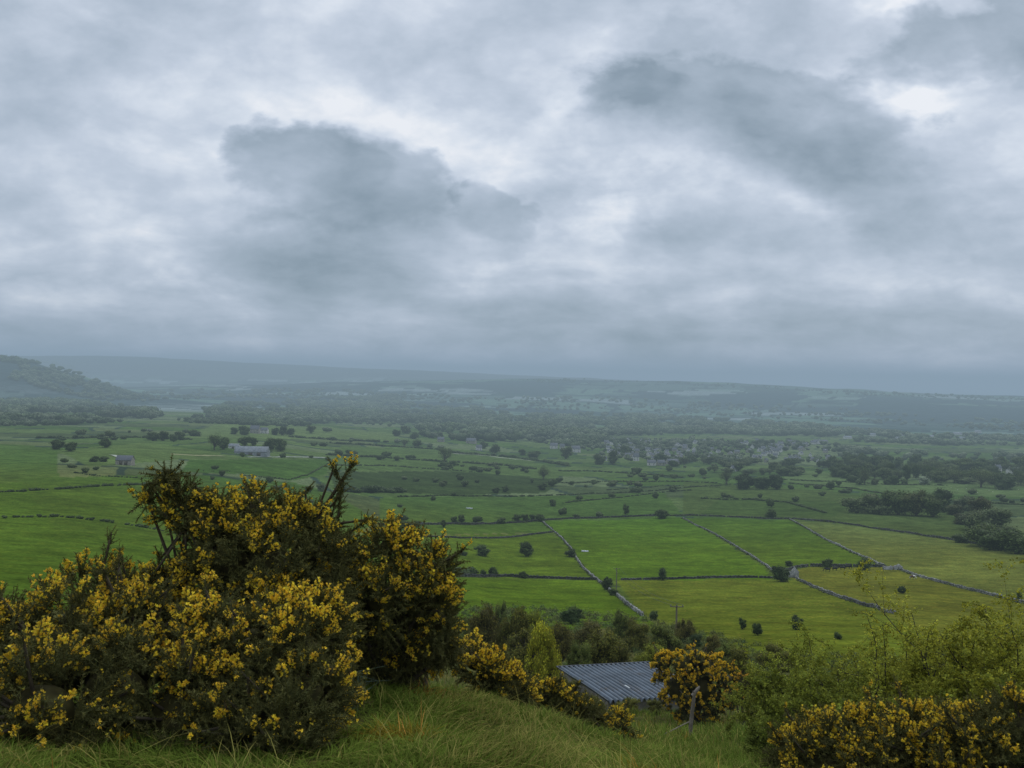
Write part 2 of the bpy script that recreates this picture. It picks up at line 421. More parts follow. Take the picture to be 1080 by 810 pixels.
FIELDS = [
 ([(-160,466),(60,476),(62,506),(-160,520)], (0.064,0.108,0.0144), 0), ([(-160,520),(62,506),(60,560),(340,580),(400,556),(440,608),(440,650),(-160,640)], (0.056,0.108,0.0108), 0),  # corner bearings of each field, colour, buttercups, roughness of sward
 ([(571,550),(722,546),(806,598),(813,611),(655,612),(630,611),(603,580)], (0.062,0.122,0.0072), 0),
 ([(722,546),(833,548),(933,597),(853,597),(812,599)], (0.062,0.112,0.0086), 0),
 ([(833,548),(886,552),(953,562),(1007,570),(1080,582),(1180,606),(1180,665),(1080,637),(1020,622),(953,602),(933,597)], (.094,.124,.022), .25),
 ([(853,598),(933,597),(953,602),(1020,622),(1080,637),(1180,665),(1180,780),(927,643),(843,613),(820,606)], (0.092,0.112,0.0135), .15),
 ([(650,612),(813,611),(843,613),(927,643),(1010,690),(900,720),(780,690),(722,668),(677,648)], (0.081,0.115,0.0108), .5),
 ([(440,608),(630,612),(677,648),(700,664),(650,662),(600,664),(540,656),(440,652)], (0.062,0.116,0.0072), 0),
 ([(430,566),(583,562),(603,580),(630,611),(440,607)], (0.064,0.112,0.0086), 0),
 ([(400,554),(570,550),(583,561),(430,565)], (0.056,0.104,0.0121), 0),
 ([(345,498),(460,497),(560,500),(592,507),(575,520),(470,522),(355,517)], (0.037,0.055,0.0108), 0),  # embankment slope: its shade is put into the field colour
 ([(400,525),(620,522),(700,519),(720,543),(570,549),(400,553)], (0.058,0.098,0.0135), 0),
 ([(720,508),(880,518),(1000,540),(1060,575),(1007,569),(953,561),(886,551),(720,542)], (0.062,0.088,0.0149), 0),
 ([(360,470),(470,475),(560,487),(590,494),(590,505),(460,496),(345,496)], (0.073,0.110,0.0193), 0),
 ([(200,485),(345,484),(345,500),(310,507),(255,500),(190,498)], (0.054,0.098,0.0126), 0),
 ([(20,505),(190,500),(310,509),(350,520),(400,550),(340,580),(60,560)], (0.057,0.105,0.0117), 0),
 ([(60,476),(150,466),(235,478),(210,483),(95,492)], (0.088,0.125,0.0225), 0),
 ([(235,445),(345,450),(420,458),(420,466),(330,463),(190,462)], (0.099,0.135,0.0270), 0),
 ([(760,525),(900,530),(880,545),(740,542)], (0.052,0.080,0.0126), 0),
 ([(820,494),(930,503),(1080,514),(1080,524),(960,520),(830,508)], (0.088,0.125,0.0270), 0),
]
WOODS_FAR = [[(880,430),(960,426),(1100,432),(1100,444),(930,443)], [(745,416),(830,412),(860,420),(800,432),(740,428)],
             [(480,404),(560,402),(620,405),(560,409),(490,409)], [(652,412),(700,414),(700,417),(655,416)], [(250,405),(330,404),(360,412),(280,414)], [(900,418),(1090,424),(1090,428),(920,424)]]

def make_ground():
    Dr = np.concatenate([[.001, .12], np.exp(np.arange(math.log(.3), math.log(55000), .0155))])
    az = np.concatenate([np.radians(np.arange(-36, 36.01, .115)), np.radians(np.linspace(36, 324, 120)[1:-1])])
    n, m = len(Dr), len(az)
    D, A = np.meshgrid(Dr, az, indexing='ij'); X = D * np.sin(A); Y = D * np.cos(A)
    Z = height(X, Y)
    i = np.arange(n - 1)[:, None]; j = np.arange(m)[None]; j2 = (j + 1) % m
    Q = np.stack([i * m + j, (i + 1) * m + j, (i + 1) * m + j2, i * m + j2], -1).reshape(-1, 4)
    # ---- colour of the sward, by place
    x, y = X.ravel(), Y.ravel(); d = D.ravel()
    c = np.zeros((len(x), 3)); but = np.zeros(len(x))
    pal = np.array([(.064,.105,.016), (.086,.122,.024), (.056,.092,.016), (.102,.125,.032), (.074,.112,.020), (.112,.140,.040), (.064,.085,.022)])
    def patch(sx, sy, rot, seed):
        # long rectangular-ish enclosures: jittered cells
        u = (x * math.cos(rot) + y * math.sin(rot)) / sx + (fbm(x / 700, y / 700, seed, 2) - .5) * 1.2
        v = (-x * math.sin(rot) + y * math.cos(rot)) / sy + (fbm(x / 700, y / 700, seed + 5, 2) - .5) * 1.2
        u = u + _hash(np.floor(v), np.floor(v) * 0 + 3, seed) * 3
        h = _hash(np.floor(u), np.floor(v), seed)
        eu = np.abs(u - np.round(u)) * sx; ev = np.abs(v - np.round(v)) * sy
        return h, np.minimum(eu, ev)
    h, edge = patch(190, 120, .25, 31)
    mid = pal[np.clip((h * 7).astype(int), 0, 6)]
    mid = np.where((edge < 3)[:, None], np.array([.030, .048, .022]), mid)
    h2, e2 = patch(420, 300, -.2, 57)
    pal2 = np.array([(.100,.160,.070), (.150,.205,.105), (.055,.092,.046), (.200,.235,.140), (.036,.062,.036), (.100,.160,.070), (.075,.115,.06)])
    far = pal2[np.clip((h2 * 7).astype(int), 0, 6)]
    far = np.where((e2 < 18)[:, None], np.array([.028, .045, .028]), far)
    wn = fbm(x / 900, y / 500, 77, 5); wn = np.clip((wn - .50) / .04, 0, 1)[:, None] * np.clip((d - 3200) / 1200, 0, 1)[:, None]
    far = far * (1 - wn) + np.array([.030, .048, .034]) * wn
    knoll = np.array([.075, .088, .027]); scrub = np.array([.072, .082, .027])
    def lerp(a, b, t): return a * (1 - t[:, None]) + b * t[:, None]
    c[:] = knoll
    c = lerp(c, np.broadcast_to(scrub, c.shape), np.clip((d - 10) / 30, 0, 1))
    c = lerp(c, mid, (d > 190).astype(float))
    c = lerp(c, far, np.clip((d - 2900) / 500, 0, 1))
    xy_d = d
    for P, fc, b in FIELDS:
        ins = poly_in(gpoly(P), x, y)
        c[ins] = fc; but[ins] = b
    for P in WOODS_FAR:
        ins = poly_in(gpoly(P, 4, 3000), x + (fbm(x / 200, y / 200, 5, 3) - .5) * 300, y + (fbm(x / 200, y / 200, 8, 3) - .5) * 300)
        c[ins] = (.030, .048, .036)
    # moor on the farthest ridge
    mo = np.clip((d - 9500) / 800, 0, 1); c = lerp(c, np.broadcast_to(np.array([.045, .052, .040]), c.shape), mo)
    # two pale lanes
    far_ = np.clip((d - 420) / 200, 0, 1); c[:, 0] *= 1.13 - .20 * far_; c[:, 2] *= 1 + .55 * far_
    c *= (.86 + .28 * fbm(x / 18, y / 18, 41, 4))[:, None]
    m_, nt, ns, ln = new_mat('meadow_ground')
    a = N(nt, 'ShaderNodeAttribute', attribute_name='col'); g = N(nt, 'ShaderNodeNewGeometry')
    def noise(sc, det, rough=.6):
        n_ = N(nt, 'ShaderNodeTexNoise', inp={'Scale': sc, 'Detail': det, 'Roughness': rough}); ln.new(g.outputs['Position'], n_.inputs['Vector']); return n_.outputs[0]
    def rng_(v, lo, hi, a_=.3, b_=.7):
        r = N(nt, 'ShaderNodeMapRange', inp={1: a_, 2: b_, 3: lo, 4: hi}); ln.new(v, r.inputs[0]); return r.outputs[0]
    nA, nB, nC = noise(1.4, 5), noise(.16, 5), noise(.022, 5)
    col = mixc(nt, 1., a.outputs['Color'], rng_(nA, .62, 1.38), 'MULTIPLY')
    col = mixc(nt, 1., col, rng_(nB, .70, 1.30), 'MULTIPLY')
    col = mixc(nt, 1., col, rng_(noise(.055, 6, .7), .80, 1.20), 'MULTIPLY')
    col = mixc(nt, 1., col, rng_(nC, .80, 1.20), 'MULTIPLY')
    # dry, yellowish tufts in the sward
    dry = mixc(nt, 1., col, (1.55, 1.18, 1.05), 'MULTIPLY')
    col = mixc(nt, rng_(noise(.35, 7, .75), 0, .75, .48, .72), col, dry)
    rush = rng_(noise(.30, 3, .55), 0, .5, .60, .70); col = mixc(nt, rush, col, mixc(nt, 1., col, (.62, .62, .55), 'MULTIPLY'))
    # buttercups
    bt = N(nt, 'ShaderNodeAttribute', attribute_name='buttercups')
    bz = mathn(nt, 'MULTIPLY', rng_(noise(1.1, 2), 0, 1, .60, .70), rng_(noise(.035, 3), 0, 1, .42, .60))
    col = mixc(nt, mathn(nt, 'MULTIPLY', bz, bt.outputs['Fac'], clamp=True), col, (.34, .23, .05))
    p = N(nt, 'ShaderNodeBsdfPrincipled', inp={'Roughness': 1.0, 'Specular IOR Level': 0.0}); ln.new(col, p.inputs['Base Color'])
    bp = N(nt, 'ShaderNodeBump', inp={'Strength': .6, 'Distance': .12}); ln.new(nA, bp.inputs['Height']); ln.new(bp.outputs[0], p.inputs['Normal'])
    o = N(nt, 'ShaderNodeOutputMaterial'); ln.new(p.outputs[0], o.inputs[0])
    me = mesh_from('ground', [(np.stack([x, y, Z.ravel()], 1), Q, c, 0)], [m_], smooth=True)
    ba = me.attributes.new('buttercups', 'FLOAT', 'POINT'); ba.data.foreach_set('value', but.astype(np.float32))
    go = link('ground', me); go['kind'] = 'structure'
make_ground()
# ================================================================== materials for plants and buildings
M_LEAF = leaf_mat('broad_leaf', (.058, .082, .026), trans=.2)
M_BARK = plain_mat('bark', (.075, .062, .048), .9, 8, .4)
M_FARWOOD = leaf_mat('far_foliage', (.066, .090, .042), trans=.1, objcol=True)
M_STONE = plain_mat('limestone', (.37, .37, .345), .95, 1.2, .45)
M_SLATE = plain_mat('roof_slate', (.13, .135, .15), .7, 2, .3)
M_RENDER = plain_mat('render_wall', (.50, .49, .45), .9, 1.2, .15)
M_RUBBLE = plain_mat('rubble_wall', (.27, .25, .21), .95, 2.5, .4)
M_GLASS = plain_mat('window_glass', (.03, .035, .04), .15, 1, .2, spec=.6)
M_SHEET = plain_mat('pale_sheeting', (.22, .235, .25), .6, .35, .35)
M_WOOD = plain_mat('weathered_wood', (.17, .145, .115), .9, 9, .4, bump=.4)

# ================================================================== tree and bush prototypes (unit size: 1 wide, 1 tall)
def crown(seed, kind):
    r = np.random.default_rng(seed)
    # centre height, radii, lobes, lobe size, leaves, leaf size, core
    P = dict(round=(.50, .45, .46, 22, .165, 3800, .040, .66), bush=(.36, .46, .56, 20, .17, 3400, .042, .68), thin=(.50, .46, .48, 26, .16, 3000, .028, 0),
             dark=(.47, .44, .50, 22, .17, 3800, .040, .68), column=(.48, .40, .50, 18, .17, 3000, .042, .66))[kind]
    cz, rx, rz, nl, lr, nq, sz, core = P
    d = rdir(r, nl); d[:, 2] = np.where((d[:, 2] < -.5) & (kind == 'thin'), -d[:, 2] * .5, d[:, 2])
    q = r.uniform(.30, .92, nl)[:, None]
    L = d * q * np.array([rx, rx, rz]) * .84 + np.array([0, 0, cz]); L[:, 2] = np.maximum(L[:, 2], .06); R_ = lr * r.uniform(.6, 1.3, nl)
    L = np.concatenate([L, [[0, 0, cz]], [[0, 0, cz * .5]]]); R_ = np.append(R_, [lr * 1.8, lr * 1.5])
    nl += 2; bright = r.uniform(.66, 1.34, nl)
    k = r.choice(nl, nq, p=R_**2 / (R_**2).sum())
    dd = unit(rdir(r, nq) + .45 * unit(L[k] - np.array([0, 0, cz - .15])))
    C = L[k] + dd * (R_[k] * r.uniform(.5, 1.12, nq) * (1 + .45 * (r.random(nq) > .90)))[:, None]
    keep = C[:, 2] > (.03 if kind == 'thin' else -.01)
    C, dd, k = C[keep], dd[keep], k[keep]; n = len(C)
    V, Fq = leaves(C, unit(dd + .8 * rdir(r, n)), sz * r.uniform(.5, 1.5, n), .7, r)
    cl = np.repeat((bright[k] * r.uniform(.55, 1.45, n))[:, None] * np.ones((1, 3)), 4, 0)
    cl = cl * np.repeat(1 + (r.uniform(-.12, .16, (n, 1)) * np.array([[1.2, .5, -.4]])), 4, 0)
    parts = [(V, Fq, cl, 0)]
    if core:
        iv, ifc = ico(2)
        for c_, rr, b_ in zip(L, R_, bright):
            w = iv * (core * rr) * r.uniform(.7, 1.25, (len(iv), 1)) + c_
            w[:, 2] = np.maximum(w[:, 2], .0)
            parts.append((w, ifc, np.tile(b_ * r.uniform(.45, 1.0, (len(iv), 1)), (1, 3)), 0))
    return parts, L

def limbs(seed, L, kind):
    r = np.random.default_rng(seed + 99)
    rt = .035 if kind != 'thin' else .028
    P = [np.array([0, 0, -.06]), np.array([r.normal() * .012, r.normal() * .012, .16]), np.array([r.normal() * .03, r.normal() * .03, .34])]
    V, Fq = path_tube(P, [rt * 1.35, rt, rt * .75], 7); parts = [(V, Fq, 1., 0)]
    for c_ in L:
        a = P[1] + (P[2] - P[1]) * r.random(); b = (a + c_) / 2 + r.normal(size=3) * .03
        V, Fq = path_tube([a, b, c_], [rt * .5, rt * .3, rt * .1], 4); parts.append((V, Fq, 1., 0))
        if kind == 'thin':
            for q in range(7):
                e = c_ + unit(r.normal(size=3) + np.array([0, 0, .5])) * r.uniform(.1, .24)
                V, Fq = tubes([b * .4 + c_ * .6], [e], [rt * .13], [rt * .04], 3); parts.append((V, Fq, 1., 0))
    return parts

PROTO = {}
for kind, seeds in dict(round=(1, 2, 3, 4, 5), bush=(11, 12, 13, 14, 15), thin=(21, 22, 23), dark=(31, 32, 33), column=(41,)).items():
    PROTO[kind] = []
    for s in seeds:
        cp, L = crown(s, kind)
        PROTO[kind].append((mesh_from('crown', cp, [M_LEAF]), mesh_from('trunk', limbs(s, L, kind), [M_BARK])))

# low crowns for the small and far ones: trunk stub and foliage in one mesh
def low_crown(seed, nq, k=1, ground=True):
    r = np.random.default_rng(seed); parts = []
    iv, ifc = ico(k)
    lobes = [(np.array([0, 0, .42]), .40)] + [(np.array([math.cos(a) * .24, math.sin(a) * .24, r.uniform(.3, .62)]), r.uniform(.2, .3)) for a in r.uniform(0, 6.28, 4)]
    for c_, rr in lobes:
        b = r.uniform(.7, 1.05)
        w = iv * rr * np.array([1.05, 1.05, .98]) * r.uniform(.75, 1.2, (len(iv), 1)) + c_; w[:, 2] = np.maximum(w[:, 2], -.05)
        parts.append((w, ifc, np.tile(r.uniform(.7, 1.15, (len(iv), 1)) * b, (1, 3)), 0))
    d = rdir(r, nq); d[:, 2] = np.abs(d[:, 2]) * .9 - .15; kk = r.integers(0, 5, nq)
    C = np.array([lobes[i][0] for i in kk]) + unit(d) * (np.array([lobes[i][1] for i in kk]) * r.uniform(.9, 1.2, nq))[:, None]
    C[:, 2] = np.maximum(C[:, 2], .02)
    V, Fq = leaves(C, unit(d + .7 * rdir(r, nq)), r.uniform(.09, .2, nq), .75, r)
    parts.append((V, Fq, np.repeat(r.uniform(.6, 1.5, (nq, 1)) * np.ones((1, 3)), 4, 0), 0))
    return parts
def flat_parts(parts):
    """one tri/quad soup -> lists usable for bulk concatenation"""
    Vt, Ft, Ct, Vq, Fq, Cq = [], [], [], [], [], []; a = b = 0
    for V, Fc, c, _ in parts:
        V = np.asarray(V); c = np.asarray(c, float)
        if c.ndim == 0: c = np.full((len(V), 3), float(c))
        if Fc.shape[1] == 3: Vt.append(V); Ft.append(Fc + a); Ct.append(c); a += len(V)
        else: Vq.append(V); Fq.append(Fc + b); Cq.append(c); b += len(V)
    return (np.concatenate(Vt), np.concatenate(Ft), np.concatenate(Ct)), (np.concatenate(Vq), np.concatenate(Fq), np.concatenate(Cq))
SMALL = [mesh_from('foliage', low_crown(50 + s, 260, 2), [M_LEAF]) for s in range(6)]
LOWP = [flat_parts(low_crown(70 + s, 70, 1)) for s in range(6)]
SMALL_FAR = [mesh_from('foliage', low_crown(70 + s, 70, 1), [M_FARWOOD]) for s in range(6)]

def bulk(positions, W, H, tint, seed):
    """many low crowns in one mesh parts list"""
    r = np.random.default_rng(seed); n = len(positions); pick = r.integers(0, 6, n); parts = []
    for k in range(6):
        idx = np.nonzero(pick == k)[0]
        if len(idx) == 0: continue
        a = r.uniform(0, 6.28, len(idx)); ca, sa = np.cos(a)[:, None], np.sin(a)[:, None]
        for V, Fc, c in LOWP[k]:
            x = V[None, :, 0] * ca - V[None, :, 1] * sa; y = V[None, :, 0] * sa + V[None, :, 1] * ca
            P = np.stack([x * W[idx, None], y * W[idx, None], V[None, :, 2] * H[idx, None]], -1) + positions[idx][:, None, :]
            Fb = (np.arange(len(idx))[:, None, None] * len(V) + Fc[None]).reshape(-1, Fc.shape[1])
            parts.append((P.reshape(-1, 3), Fb, (c[None] * tint[idx][:, None, :]).reshape(-1, 3), 0))
    return parts

TINT = dict(green=(1.3, 1.28, 1.0), dark=(1.15, 1.18, .98), deep=(.84, .92, .78), olive=(1.25, 1.05, .8), grey=(1.8, 1.62, 1.8), pale=(1.8, 1.7, 1.45), brown=(1.15, .88, .8), bloom=(5.5, 4.6, 9.), fresh=(1.9, 1.75, .8), yellow=(3.1, 2.6, .9))
TREES_PLACED = 0
def plant(px, py, w, h, kind, tint, label, cat='bush', group=None, dmin=60, D=None, rng=RNG, name=None):
    """a tree or bush standing where the line of sight px, py meets the ground; w, h in picture units"""
    global TREES_PLACED
    if D is None: p, D = ground(px, py, dmin)
    else:
        p = at(px, py, D); p = np.array([p[0], p[1], float(height(p[0], p[1]))])
    W, H = w * D / F, h * D / F
    TREES_PLACED += 1
    t = np.array(TINT[tint]) * rng.uniform(.88, 1.12)
    big = w >= 9.5 or h >= 11
    if big:
        cm, tm = PROTO[kind][rng.integers(len(PROTO[kind]))]
        o = empty(name or ('tree' if cat == 'tree' else 'hawthorn_bush'), p - np.array([0, 0, .02 * H]), rng.uniform(0, 6.28))
        c = link('crown', cm, o); k = link('trunk', tm, o)
        e_ = rng.uniform(.82, 1.22)
        for q in (c, k): q.scale = (W * e_, W / e_, H * rng.uniform(.9, 1.08) if q is c else H * .9)
        c.color = (*t, 1)
    else:
        o = link(name or ('small_tree' if cat == 'tree' else 'field_bush'), (SMALL if D < 1300 else SMALL_FAR)[rng.integers(6)])
        o.location = [float(v) for v in p]; e_ = rng.uniform(.75, 1.45); o.scale = (W * 1.1 * e_, W * 1.1 / e_, H * rng.uniform(.9, 1.3)); o.rotation_euler = (0, 0, rng.uniform(0, 6.28)); o.color = (*t, 1)
    tag(o, label, cat, group)
    return o

# ---- the bushes and trees one can tell apart: px, base py, width, height, shape, tint, category, label
LIST = [
 (555,587,20,19,'dark','dark','bush','large round dark bush alone in the small green field left of the crooked wall'),
 (508,586,22,14,'bush','dark','tree','spreading flat-topped thorn tree left of the large round dark bush'),
 (489,586,12,7,'bush','dark','bush','low dark bush touching the left side of the spreading thorn tree'),
 (602,587,15,12,'bush','dark','bush','dark bush growing against the crooked stone wall beside the pale trough'),
 (699,612,14,15,'dark','deep','bush','dark upright bush on the wall below the bright green field'),
 (697,547,18,13,'round','dark','tree','rounded dark tree at the top edge of the bright green field'),
 (660,543,9,13,'column','dark','tree','narrow dark tree left of the rounded one above the bright green field'),
 (593,543,9,8,'bush','dark','bush','small dark bush above the upper end of the crooked stone wall'),
 (583,534,11,10,'dark','dark','bush','round dark bush on its own in the pasture above the crooked wall'),
 (552,610,11,9,'bush','dark','bush','single small bush on the wall line right of the hedge row'),
 (520,608,12,14,'dark','dark','bush','tallest bush at the right end of the clipped hedge row'),
 (510,608,9,11,'bush','dark','bush','middle bush of the three at the right end of the hedge row'),
 (501,608,10,11,'bush','dark','bush','left bush of the three at the right end of the hedge row'),
 (640,622,15,16,'bush','dark','bush','dark straggling bush on the wall next to the single pole'),
 (647,628,13,11,'bush','dark','bush','lower dark bush on the wall just below the straggling one'),
 (671,520,9,6,'bush','dark','bush','low bush in the pasture well above the bright green field'),
 (425,549,8,7,'bush','dark','bush','bush at the left end of the row above the gorse tips'),
 (428,556,9,7,'bush','dark','bush','low bush in front of the left end of the pasture row'),
 (439,555,11,8,'bush','dark','bush','wide low bush second in the pasture row above the gorse'),
 (468,556,10,10,'round','dark','tree','small leaning tree standing on the field line in the pasture row'),
 (479,552,12,9,'bush','dark','bush','left half of the joined pair of bushes in the pasture row'),
 (487,551,12,10,'dark','dark','bush','right half of the joined pair of bushes in the pasture row'),
 (503,551,9,7,'bush','dark','bush','small bush just right of the joined pair'),
 (528,552,15,9,'bush','dark','bush','wide bush in the middle of the pasture row'),
 (545,549,12,8,'bush','dark','bush','left of the three touching bushes left of the crooked wall top'),
 (554,549,11,8,'bush','dark','bush','middle of the three touching bushes left of the crooked wall top'),
 (562,548,10,8,'bush','dark','bush','right of the three touching bushes left of the crooked wall top'),
 (570,550,9,9,'dark','dark','bush','dark bush standing at the very top of the crooked wall'),
 (608,546,10,5,'bush','dark','bush','low bush on the field edge just right of the crooked wall top'),
 (632,545,9,5,'bush','dark','bush','flat low bush on the upper edge of the bright green field'),
 (602,658,27,20,'dark','deep','bush','big dark bush standing clear at the edge of the scrub below the green field'),
 (690,654,15,13,'bush','dark','bush','dark bush at the foot of the crooked wall beside the crossarm pole'),
 (813,547,15,13,'dark','dark','bush','dark bush beside the upper wall between the two green fields'),
 (812,535,8,10,'thin','dark','tree','thin little tree directly above the bush on the upper wall'),
 (872,599,15,12,'dark','dark','bush','left of the two dark bushes behind the black cows'),
 (911,601,16,14,'dark','dark','bush','right of the two dark bushes behind the black cows'),
 (832,597,10,8,'bush','dark','bush','small bush above the pale ruined gable'),
 (824,613,25,19,'dark','deep','bush','big dark bush leaning on the pale ruined gable'),
 (951,626,7,7,'bush','deep','bush','small round bush alone below the white and brown cow'),
 (783,664,9,14,'column','deep','bush','narrow upright bush left of a round one in the buttercup field'),
 (799,670,14,15,'dark','deep','bush','round dark bush right of the narrow upright one in the buttercup field'),
 (840,664,18,17,'dark','deep','bush','dark bush in the lower field just above the hawthorn twigs'),
 (884,674,12,9,'bush','dark','bush','low dark bush half hidden by the hawthorn twigs'),
 (1066,678,24,19,'dark','deep','bush','dark bush at the right edge behind the yellow-green hawthorn'),
 (1075,635,9,12,'column','dark','bush','small bush by the long wall at the right edge'),
 (733,685,22,17,'dark','deep','bush','dark bush at the right end of the scrub below the buttercup field'),
 (785,516,28,20,'dark','deep','tree','left tree of the dark clump standing alone in the fields'),
 (803,516,24,17,'dark','deep','tree','middle tree of the dark clump standing alone in the fields'),
 (819,516,20,17,'dark','deep','tree','right tree of the dark clump standing alone in the fields'),
 (766,511,18,19,'thin','grey','tree','pale grey tree just left of the dark clump'),
 (912,511,17,19,'thin','grey','tree','tall pale grey tree in the row in front of the tree belt'),
 (898,509,9,9,'bush','dark','bush','dark bush left of the tall pale grey tree'),
 (906,511,9,7,'bush','dark','bush','lower bush between the dark bush and the tall pale grey tree'),
 (922,511,10,8,'bush','grey','bush','grey bush right of the tall pale grey tree'),
 (935,511,11,9,'bush','dark','bush','wide dark bush mid row left of the white-flowered thorn'),
 (942,511,9,8,'bush','dark','bush','right neighbour of the wide dark bush in the row'),
 (953,511,10,7,'bush','dark','bush','flat bush nearest the white-flowered thorn'),
 (975,510,15,9,'bush','bloom','bush','white-flowering hawthorn bush in the fields before the tree belt'),
 (1060,516,27,18,'dark','deep','tree','very dark spreading yew-like tree near the right edge'),
 (1035,514,28,21,'thin','grey','tree','bare grey spreading tree left of the very dark one'),
 (1015,497,22,15,'round','pale','tree','rounded pale green tree in the front of the tree belt'),
 (980,498,17,12,'round','grey','tree','small rounded grey tree in the front of the tree belt'),
 (867,523,6,5,'bush','dark','bush','tiny bush in the pasture left of the wooded bank'),
 (876,516,9,8,'column','dark','bush','bush with a pointed top in the field right of the dark clump'),
 (884,512,5,5,'bush','dark','bush','tiny bush right of the pointed bush'),
 (834,516,6,4,'bush','dark','bush','tiny low bush right of the dark clump'),
 (851,514,5,3,'bush','dark','bush','tiny bush between the dark clump and the pointed bush'),
 (1059,530,8,7,'bush','dark','bush','dark bush in the far right field below the sheep'),
 (1067,531,5,4,'bush','dark','bush','tiny bush right of the dark one in the far right field'),
 (741,501,7,7,'bush','dark','bush','dark bush in the field in front of the village'),
 (729,503,6,4,'bush','dark','bush','low bush left of the dark one in front of the village'),
 (743,505,5,3,'bush','dark','bush','tiny bush below the dark one in front of the village'),
 (692,507,6,6,'bush','dark','bush','round little bush in the pale strip field'),
 (681,507,5,4,'bush','dark','bush','tiny bush left of the round little one in the pale strip field'),
 (671,500,9,7,'bush','dark','bush','dark bush under the village trees at the left'),
 (706,497,7,6,'bush','dark','bush','little bush near the cottages at the village front'),
 (691,526,5,6,'column','dark','bush','upright tiny bush in the middle pasture'),
 (627,510,6,5,'bush','dark','bush','small bush right of the group under the pale tree'),
 (626,511,4,4,'bush','dark','bush','tiny bush beside it in the strip fields'),
 # right hand bank
 (905,541,34,19,'bush','grey','tree','low grey leafless tree at the left end of the wooded bank'),
 (922,541,40,27,'bush','grey','tree','grey thin-leaved tree second along the wooded bank'),
 (948,543,38,33,'round','green','tree','tall full green tree in the middle of the wooded bank'),
 (966,544,35,28,'round','olive','tree','olive green tree right of the tallest on the wooded bank'),
 (984,545,33,25,'round','green','tree','rounded green tree at the right shoulder of the wooded bank'),
 (993,539,25,25,'dark','deep','tree','dark evergreen-looking tree behind the right shoulder of the bank'),
 (1017,538,28,21,'bush','grey','tree','sparse grey tree right of the dark evergreen-looking one'),
 (1034,549,33,24,'round','brown','tree','brownish thin tree half way down the bank'),
 (1027,559,40,20,'round','grey','tree','dull rounded tree at the elbow of the wooded bank'),
 (1052,556,35,22,'round','grey','tree','grey-green tree above the dark lower trees of the bank'),
 (1036,576,48,26,'round','green','tree','first of the lower trees of the bank beside the olive field'),
 (1054,580,46,24,'dark','dark','tree','dark middle tree of the lower bank beside the olive field'),
 (1073,584,48,25,'round','dark','tree','dark tree of the lower bank cut by the right edge'),
 (1100,590,51,27,'round','dark','tree','last dark tree of the lower bank beyond the right edge'),
 (932,543,24,12,'bush','grey','bush','low grey thicket under the left trees of the wooded bank'),
 (1006,543,24,13,'bush','olive','bush','low thicket between the upper and lower trees of the wooded bank'),
 (1014,553,22,12,'bush','brown','bush','brown thicket at the bend of the wooded bank'),
 (1016,572,22,11,'bush','dark','bush','low dark thicket at the left foot of the lower bank trees'),
 # left and farm
 (205,460,16,9,'bush','dark','tree','wide low tree left of the farm drive'),
 (226,475,24,19,'thin','dark','tree','tall grey-dark tree left of the long shed'),
 (236,474,18,14,'round','dark','tree','rounded tree between the tall dark one and the long shed'),
 (258,470,16,12,'round','dark','tree','left tree just behind the long shed'),
 (267,470,13,9,'round','dark','tree','small tree above the middle of the long shed roof'),
 (284,476,20,16,'dark','dark','tree','dark tree at the right end of the long shed'),
 (296,476,18,17,'dark','dark','tree','outer dark tree right of the long shed'),
 (258,459,16,11,'dark','dark','tree','dark tree beside the farmhouse behind the long shed'),
 (247,458,12,8,'bush','dark','bush','bush left of the tree by the farmhouse'),
 (290,459,11,10,'dark','deep','tree','left of the close dark trio right of the farmhouse'),
 (298,459,12,11,'dark','deep','tree','middle of the close dark trio right of the farmhouse'),
 (306,459,10,10,'dark','deep','tree','right of the close dark trio right of the farmhouse'),
 (328,457,11,9,'round','grey','tree','grey tree alone right of the dark trio'),
 (345,456,8,6,'bush','grey','bush','grey bush right of the grey tree beyond the farm'),
 (357,480,9,6,'bush','dark','bush','dark bush on the lane right of the farm'),
 (368,480,5,5,'bush','dark','bush','small bush right of the dark one on the lane'),
 (375,480,5,4,'bush','dark','bush','last small bush on the lane right of the farm'),
 (346,486,6,4,'bush','dark','bush','low bush on the field line behind the forked gorse stem'),
 (256,482,5,4,'bush','dark','bush','bush in front of the left end of the long shed'),
 (298,483,6,5,'bush','dark','bush','bush on the lane in front of the right end of the long shed'),
 (328,483,4,3,'bush','dark','bush','tiny bush on the lane further right of the long shed'),
 (227,495,6,4,'bush','dark','bush','dark bush in the field below the farm drive'),
 (234,502,6,5,'bush','dark','bush','lower bush right of it in the field below the farm'),
 (224,506,5,4,'bush','dark','bush','small bush touching the gorse top in the field below the farm'),
 (285,509,7,6,'bush','dark','bush','round bush alone in the field below the long shed'),
 (292,519,8,6,'bush','dark','bush','left of the pair of bushes above the gorse bush'),
 (299,516,7,5,'bush','dark','bush','right of the pair of bushes above the gorse bush'),
 (325,519,12,8,'bush','dark','bush','dull bush left of the forked gorse stem'),
 (339,518,15,10,'bush','grey','bush','greyish bush close to the forked gorse stem'),
 (112,472,15,11,'round','dark','tree','round tree in the field left of the stone barn'),
 (99,487,12,8,'bush','dark','bush','left end of the bushy strip by the stone barn'),
 (109,487,13,7,'bush','dark','bush','right end of the bushy strip by the stone barn'),
 (74,476,16,12,'dark','dark','tree','dark tree at the left of the near valley fields'),
 (60,474,16,11,'dark','dark','tree','dark tree further left in the near valley fields'),
 (101,496,5,4,'bush','dark','bush','small bush left of the stone barn in the open field'),
 (115,462,11,9,'round','grey','tree','grey tree on the hedge above the round tree'),
 (85,459,8,5,'bush','grey','bush','grey bush on the hedge line at the far left'),
 (162,465,16,12,'round','dark','tree','left tree of the dark row above the gorse'),
 (172,465,14,11,'dark','dark','tree','right tree of the dark row above the gorse'),
